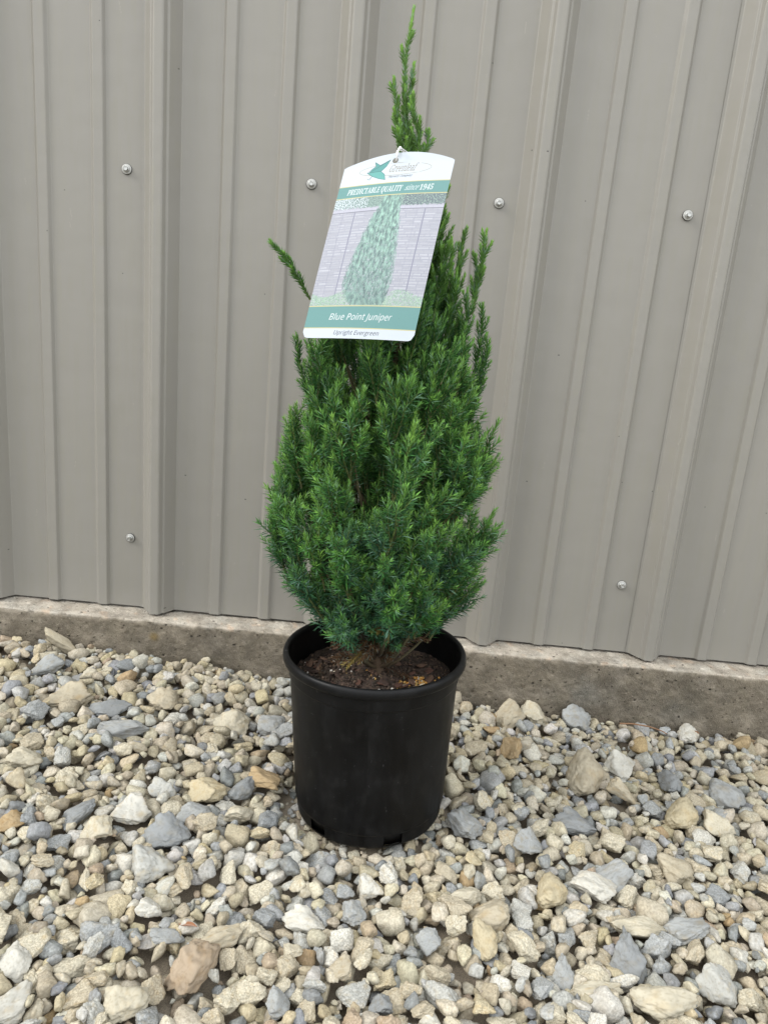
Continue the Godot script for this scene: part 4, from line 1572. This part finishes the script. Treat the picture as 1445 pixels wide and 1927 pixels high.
func print_card() -> void:
	card = Image.create(TW, TH, false, Image.FORMAT_RGB8)
	card.fill(Color(0.90, 0.935, 0.965))
	var r := RandomNumberGenerator.new()
	r.seed = 42
	# the photograph of the grown plant
	var y0 := int(px(0, 0.195).y)
	var y1 := int(px(0, 0.827).y)
	var nz := FastNoiseLite.new()
	nz.frequency = 0.05
	nz.fractal_octaves = 3
	for y in range(y0, y1):
		var t := T0 + (1.02 - T0) * y / TH
		for x in TW:
			var s := float(x) / TW
			var c := Color(0.77, 0.775, 0.815)
			if t < 0.262 + 0.012 * nz.get_noise_1d(x * 0.8):
				var g := nz.get_noise_2d(x * 2.2, y * 2.2)
				c = Color(0.48, 0.58, 0.56).lerp(Color(0.70, 0.80, 0.75), clampf(g * 1.2 + 0.4, 0.0, 1.0))
				if s > 0.62 and g < 0.05: c = Color(0.42, 0.46, 0.50)
				if s < 0.30 and g > -0.12 + s * 0.8: c = Color(0.90, 0.94, 0.96)
			else:
				c = c.lightened(0.12 * nz.get_noise_2d(x * 0.7, y * 1.8)).darkened(0.06 * absf(nz.get_noise_2d(x * 3.0, y * 3.0)))
			card.set_pixel(x, y, c)
	# coursed stone of the wall in the picture
	var t := 0.285
	while t < 0.80:
		var hgt := r.randf_range(0.011, 0.019)
		var a := px(0, t)
		stroke(a, px(1, t + r.randf_range(-0.002, 0.002)), 1.4, Color(0.64, 0.64, 0.70))
		var s := r.randf_range(0.0, 0.05)
		while s < 1.0:
			var p := px(s, t)
			stroke(p, px(s, t + hgt), 1.4, Color(0.66, 0.66, 0.72))
			var ln := r.randf_range(0.05, 0.13)
			var g := r.randf_range(0.72, 0.84)
			fill_poly([[s + 0.006, t + 0.003], [s + ln - 0.006, t + 0.003], [s + ln - 0.006, t + hgt * 0.6], [s + 0.006, t + hgt * 0.55]], Color(g, g + 0.005, g + 0.04))
			s += ln
		t += hgt
	for e in [[0.0, 0.268, 1.0, 0.282, 0.83], [0.0, 0.283, 1.0, 0.288, 0.58]]:
		fill_poly([[e[0], e[1]], [e[2], e[1]], [e[2], e[3]], [e[0], e[3]]], Color(e[4], e[4], e[4] + 0.05))
	for k in 60:
		var s := k / 60.0
		stroke(px(s, 0.268), px(s, 0.282), 1.2, Color(0.70, 0.70, 0.76))
	for e in [[0.10, 0.20], [0.76, 0.83]]:
		fill_poly([[e[1], 0.29], [e[1] + 0.010, 0.29], [e[1] + 0.010, 0.79], [e[1], 0.79]], Color(0.60, 0.60, 0.68))
		stroke(px(e[0], 0.29), px(e[0], 0.79), 1.5, Color(0.63, 0.63, 0.70))
	# hedge at the foot and the pointed evergreen
	for k in 5200:
		var s := r.randf()
		var tt := r.randf_range(0.755 + 0.02 * sin(s * 14.0) + (0.02 if s > 0.3 and s < 0.7 else 0.0), 0.826)
		var g := r.randf()
		var p := px(s, tt)
		stroke(p, p + Vector2(r.randf_range(-4, 4), r.randf_range(-6, 3)), 2.4, Color(0.52, 0.66, 0.58).lerp(Color(0.80, 0.92, 0.80), g))
	var wid := [[0.195, 0.475, 0.560], [0.27, 0.42, 0.585], [0.35, 0.37, 0.61], [0.50, 0.315, 0.645], [0.62, 0.27, 0.665], [0.70, 0.26, 0.67], [0.76, 0.285, 0.665], [0.80, 0.33, 0.65], [0.822, 0.38, 0.63]]
	for k in 15000:
		var tt := lerpf(0.197, 0.822, r.randf())
		var q := 0
		while q < wid.size() - 2 and wid[q + 1][0] < tt:
			q += 1
		var f: float = (tt - wid[q][0]) / (wid[q + 1][0] - wid[q][0])
		var l := lerpf(wid[q][1], wid[q + 1][1], f)
		var rr := lerpf(wid[q][2], wid[q + 1][2], f)
		var s := lerpf(l, rr, r.randf()) + r.randf_range(-0.022, 0.022)
		var g := clampf(0.45 + 0.9 * nz.get_noise_2d(s * 620.0, tt * 420.0) + r.randf_range(-0.34, 0.34), 0.0, 1.0) * clampf(1.25 - (tt - 0.2) * 1.0, 0.4, 1.0)
		var p := px(s, tt)
		var col := Color(0.44, 0.55, 0.54).lerp(Color(0.74, 0.91, 0.83), g)
		if nz.get_noise_2d(s * 700.0, tt * 500.0) < -0.25: col = col.darkened(0.16)
		stroke(p, p + Vector2(r.randf_range(-1.0, 4.0), r.randf_range(-18, -6)), r.randf_range(1.2, 2.4), col)
	# bands
	var teal := Color(0.45, 0.66, 0.645)
	var gold := Color(0.88, 0.84, 0.62)
	for e in [[0.125, 0.195], [0.827, 0.942]]:
		fill_poly([[0, e[0] - 0.005], [1, e[0] - 0.005], [1, e[1] + 0.005], [0, e[1] + 0.005]], gold)
		fill_poly([[0, e[0]], [1, e[0]], [1, e[1]], [0, e[1]]], teal)
		for k in 90:
			var p := px(r.randf(), r.randf_range(e[0] + 0.003, e[1] - 0.004))
			stroke(p, p + Vector2(r.randf_range(1, 4), r.randf_range(-1, 1)), r.randf_range(1, 3), teal.darkened(r.randf_range(0.02, 0.12)))
	# the maker's mark: an oval ring and a two-part leaf
	var ring := Color(0.72, 0.69, 0.60)
	var prev := Vector2.ZERO
	for k in 81:
		var a := TAU * k / 80.0
		var p := px(0.475 + 0.325 * cos(a), 0.040 + 0.037 * sin(a))
		if k > 0:
			stroke(prev, p, 3.0, ring)
		prev = p
	fill_poly([[0.36, 0.004], [0.70, 0.004], [0.70, 0.068], [0.36, 0.068]], Color(0.90, 0.935, 0.965))
	var leaf := Color(0.36, 0.66, 0.64)
	fill_poly([[0.235, 0.050], [0.262, 0.026], [0.288, 0.012], [0.274, -0.014], [0.325, 0.008], [0.41, -0.020], [0.385, 0.020], [0.347, 0.048]], leaf)
	fill_poly([[0.222, 0.050], [0.347, 0.048], [0.385, 0.068], [0.402, 0.102], [0.340, 0.092], [0.28, 0.075]], Color(0.42, 0.73, 0.70))
	var dk := Color(0.20, 0.38, 0.37)
	var edge := [[0.222, 0.050], [0.262, 0.026], [0.288, 0.012], [0.274, -0.014], [0.325, 0.008], [0.41, -0.020], [0.385, 0.020], [0.347, 0.048], [0.385, 0.068], [0.402, 0.102], [0.340, 0.092], [0.28, 0.075], [0.222, 0.050], [0.347, 0.046]]
	for k in edge.size() - 1:
		stroke(px(edge[k][0], edge[k][1]), px(edge[k + 1][0], edge[k + 1][1]), 2.0, dk)
	stroke(px(0.235, 0.050), px(0.405, -0.018), 2.0, dk)
	stroke(px(0.255, 0.095), px(0.275, 0.072), 3.0, dk)
	stroke(px(0.238, 0.088), px(0.246, 0.090), 4.0, dk)
	write("Greenleaf", "Droid Serif", false, 0.415, 0.655, 0.058, 0.044, 0.30, Color(0.58, 0.53, 0.44))
	write("Nursery Company", "Droid Serif", true, 0.425, 0.640, 0.092, 0.0125, 0.35, Color(0.36, 0.38, 0.42))
	write("PREDICTABLE QUALITY", "Droid Serif", true, 0.085, 0.575, 0.177, 0.034, 0.15, Color(0.96, 0.985, 0.985))
	write("since", "Droid Serif", false, 0.600, 0.715, 0.175, 0.032, 0.55, Color(0.93, 0.97, 0.97))
	write("1945", "Droid Serif", true, 0.735, 0.855, 0.177, 0.034, 0.15, Color(0.96, 0.985, 0.985))
	write("Blue Point Juniper", "Droid Sans", false, 0.205, 0.755, 0.900, 0.034, 0.20, Color(0.97, 0.99, 0.99))
	write("Upright Evergreen", "Droid Sans", false, 0.275, 0.675, 0.980, 0.0225, 0.20, Color(0.22, 0.23, 0.30))

func make_tag() -> void:
	print_card()
	var root := base("plant_tag", Transform3D(Basis.IDENTITY, tag_point(0.455, -0.013)))
	tag(root, "white and teal printed plastic plant tag hanging in front of the juniper", "plant tag")
	var o0 := -root.position
	var m := StandardMaterial3D.new()
	m.resource_name = "tag_print"
	m.albedo_texture = ImageTexture.create_from_image(card)
	m.roughness = 0.30
	m.albedo_color = Color(0.755, 0.755, 0.755)
	m.metallic_specular = 0.5
	m.texture_repeat = false
	# a grid whose top is the arch and whose lower corners are round, with a hole punched in it
	var nu := 44
	var nv := 72
	var front := MB.new()
	var back := MB.new()
	var st := []
	for j in nv + 1:
		for i in nu + 1:
			var s := float(i) / nu
			var x := absf(s * 2.0 - 1.0)
			var top := -0.058 * (1.0 - x * x) + 0.004 * smoothstep(0.96, 1.0, x)
			var cr := 0.055
			var bot := 1.0
			var dx := maxf(0.0, absf(s - 0.5) - (0.5 - cr)) / cr
			bot = 1.0 - cr * 0.58 * (1.0 - sqrt(maxf(0.0, 1.0 - dx * dx)))
			st.append(Vector2(s, lerpf(top, bot, float(j) / nv)))
	var hole := Vector2(0.455, -0.016)
	# cells round the hole are replaced by a ring
	var hi := 18
	var hj := 1
	var hw := 4
	var hh := 4
	for k in st.size():
		var q: Vector2 = st[k]
		var p := tag_point(q.x, q.y)
		var n := (tag_point(q.x + 0.01, q.y) - tag_point(q.x - 0.01, q.y)).cross(tag_point(q.x, q.y - 0.01) - tag_point(q.x, q.y + 0.01)).normalized()
		var uv := Vector2(q.x, (q.y - T0) / (1.02 - T0))
		front.vert(p + o0 + n * 0.0002, n, Color.WHITE, uv)
		back.vert(p + o0 - n * 0.0002, -n, Color.WHITE, uv)
	for j in nv:
		for i in nu:
			if i >= hi and i < hi + hw and j >= hj and j < hj + hh:
				continue
			var k := j * (nu + 1) + i
			front.quad(k, k + nu + 1, k + nu + 2, k + 1)
			back.quad(k, k + 1, k + nu + 2, k + nu + 1)
	var loop := []
	for i in hw: loop.append(hj * (nu + 1) + hi + i)
	for j in hh: loop.append((hj + j) * (nu + 1) + hi + hw)
	for i in hw: loop.append((hj + hh) * (nu + 1) + hi + hw - i)
	for j in hh: loop.append((hj + hh - j) * (nu + 1) + hi)
	var cen := Vector2.ZERO
	for k in loop: cen += st[k]
	hole = cen / loop.size()
	var inner := []
	for k in loop:
		var dir: Vector2 = (st[k] - hole) * Vector2(0.12, 0.205)
		dir = dir.normalized() * 0.0033
		var q := hole + dir / Vector2(0.12, 0.205)
		var p := tag_point(q.x, q.y)
		var n: Vector3 = front.n[k]
		var uv := Vector2(q.x, (q.y - T0) / (1.02 - T0))
		inner.append(front.vert(p + o0 + n * 0.0002, n, Color.WHITE, uv))
		back.vert(p + o0 - n * 0.0002, -n, Color.WHITE, uv)
	for k in loop.size():
		var k2 := (k + 1) % loop.size()
		front.quad(loop[k], inner[k], inner[k2], loop[k2])
		back.quad(loop[k], loop[k2], inner[k2], inner[k])
	put("printed_face", front.mesh(m), root)
	# back face and cut edge
	var border := []
	for i in nu: border.append(i)
	for j in nv: border.append(j * (nu + 1) + nu)
	for i in nu: border.append(nv * (nu + 1) + nu - i)
	for j in nv: border.append((nv - j) * (nu + 1))
	for k in border.size():
		var a: int = border[k]
		var b: int = border[(k + 1) % border.size()]
		var e := (front.v[b] - front.v[a]).cross(front.n[a]).normalized()
		back.quad(back.vert(front.v[a], -e), back.vert(front.v[b], -e), back.vert(front.v[b] - front.n[b] * 0.0004, -e), back.vert(front.v[a] - front.n[a] * 0.0004, -e))
	put("back_face", back.mesh(M.card_white), root)
	# the tie: a soft white loop through the hole and round the leader
	var h := tag_point(hole.x, hole.y) + o0
	var tr := trunk_at(0.822) + o0
	var ctl := [h + Vector3(0, -0.001, -0.004), h + Vector3(0.001, 0.001, 0.003), h + Vector3(0.002, 0.007, 0.005), h + Vector3(0.004, 0.0125, 0.002), tr + Vector3(-0.006, -0.002, 0.010), tr + Vector3(0.007, 0.001, 0.004), tr + Vector3(0.0, 0.0, -0.008), tr + Vector3(-0.008, -0.001, 0.002), h + Vector3(0.002, 0.011, -0.002), h + Vector3(0.0, 0.003, -0.004)]
	var pth := resample(ctl, 50)
	var rd := []
	for k in 50: rd.append(0.0008)
	var tm := MB.new()
	tm.tube(pth, rd, 6, Color.WHITE)
	put("tie", tm.mesh(M.tie), root)
	var knot := MB.new()
	blob(knot, icosphere(1), h + Vector3(0.004, 0.0125, 0.002), 0.0019, Color.WHITE)
	put("knot", knot.mesh(M.tie), root)

# ------------------------------------------------------------------ litter
func make_litter() -> void:
	# a green leaf by the concrete, a curled brown leaf, two twigs
	var leafs := [[Vector3(-0.245, 0.010, 0.075), 0.022, Color(0.13, 0.20, 0.07), "green leaf tucked between stones and concrete at far left", 0.4], [Vector3(0.247, -0.008, 0.655), 0.013, Color(0.22, 0.10, 0.05), "small reddish brown dry leaf beside the bare soil", 1.2]]
	for e in leafs:
		var pts := PackedVector3Array()
		var cols := PackedColorArray()
		for j in 11:
			for i in 7:
				var v := j / 10.0
				var u := i / 6.0 - 0.5
				var w := sin(PI * clampf(v, 0.02, 0.98)) * 0.55
				pts.append(Vector3(u * w * e[1], (absf(u) * 0.5 + 0.25 * v * v) * e[1] * w, (v - 0.5) * 2.0 * e[1]))
				var c: Color = e[2]
				cols.append(c.lightened(0.12) if i == 3 else c)
		var mb := MB.new()
		mb.grid(pts, 7, 11, cols, PackedVector2Array(), false, true)
		tag(put("fallen_leaf", mb.mesh(M.bark), self, Transform3D(Basis(Vector3(0, 1, 0), e[4]) * Basis(Vector3(1, 0, 0), -0.3), e[0])), e[3], "leaf")
	for e in [[Vector3(0.865, -0.032, 0.085), Vector3(0.945, -0.034, 0.10), "thin brown twig on the gravel along the concrete at right", 0.0016], [Vector3(0.985, -0.048, 0.072), Vector3(1.015, -0.046, 0.068), "short brown stick against the concrete near the right edge", 0.0035]]:
		var p0: Vector3 = e[0]
		var p1: Vector3 = e[1]
		var pth := []
		var rd := []
		for k in 9:
			var f := k / 8.0
			pth.append(p0.lerp(p1, f) - p0 + Vector3(0, 0.006 * sin(PI * f) + rf(-0.0006, 0.0006), rf(-0.001, 0.001)))
			rd.append(e[3] * lerpf(1.0, 0.6, f))
		var mb := MB.new()
		mb.tube(pth, rd, 7, Color(0.20, 0.11, 0.06))
		tag(put("twig", mb.mesh(M.bark), self, Transform3D(Basis.IDENTITY, p0)), e[2], "twig")

func _ready() -> void:
	rng.seed = 20240611
	noise.seed = 3
	noise.frequency = 0.1
	noise.fractal_octaves = 3
	setup_view()
	make_materials()
	var t := Time.get_ticks_msec()
	make_wall()
	make_concrete()
	print("wall ", Time.get_ticks_msec() - t)
	make_gravel()
	print("gravel ", Time.get_ticks_msec() - t)
	make_pot()
	make_soil()
	make_juniper()
	print("juniper ", Time.get_ticks_msec() - t)
	make_tag()
	make_litter()
	print("all ", Time.get_ticks_msec() - t)
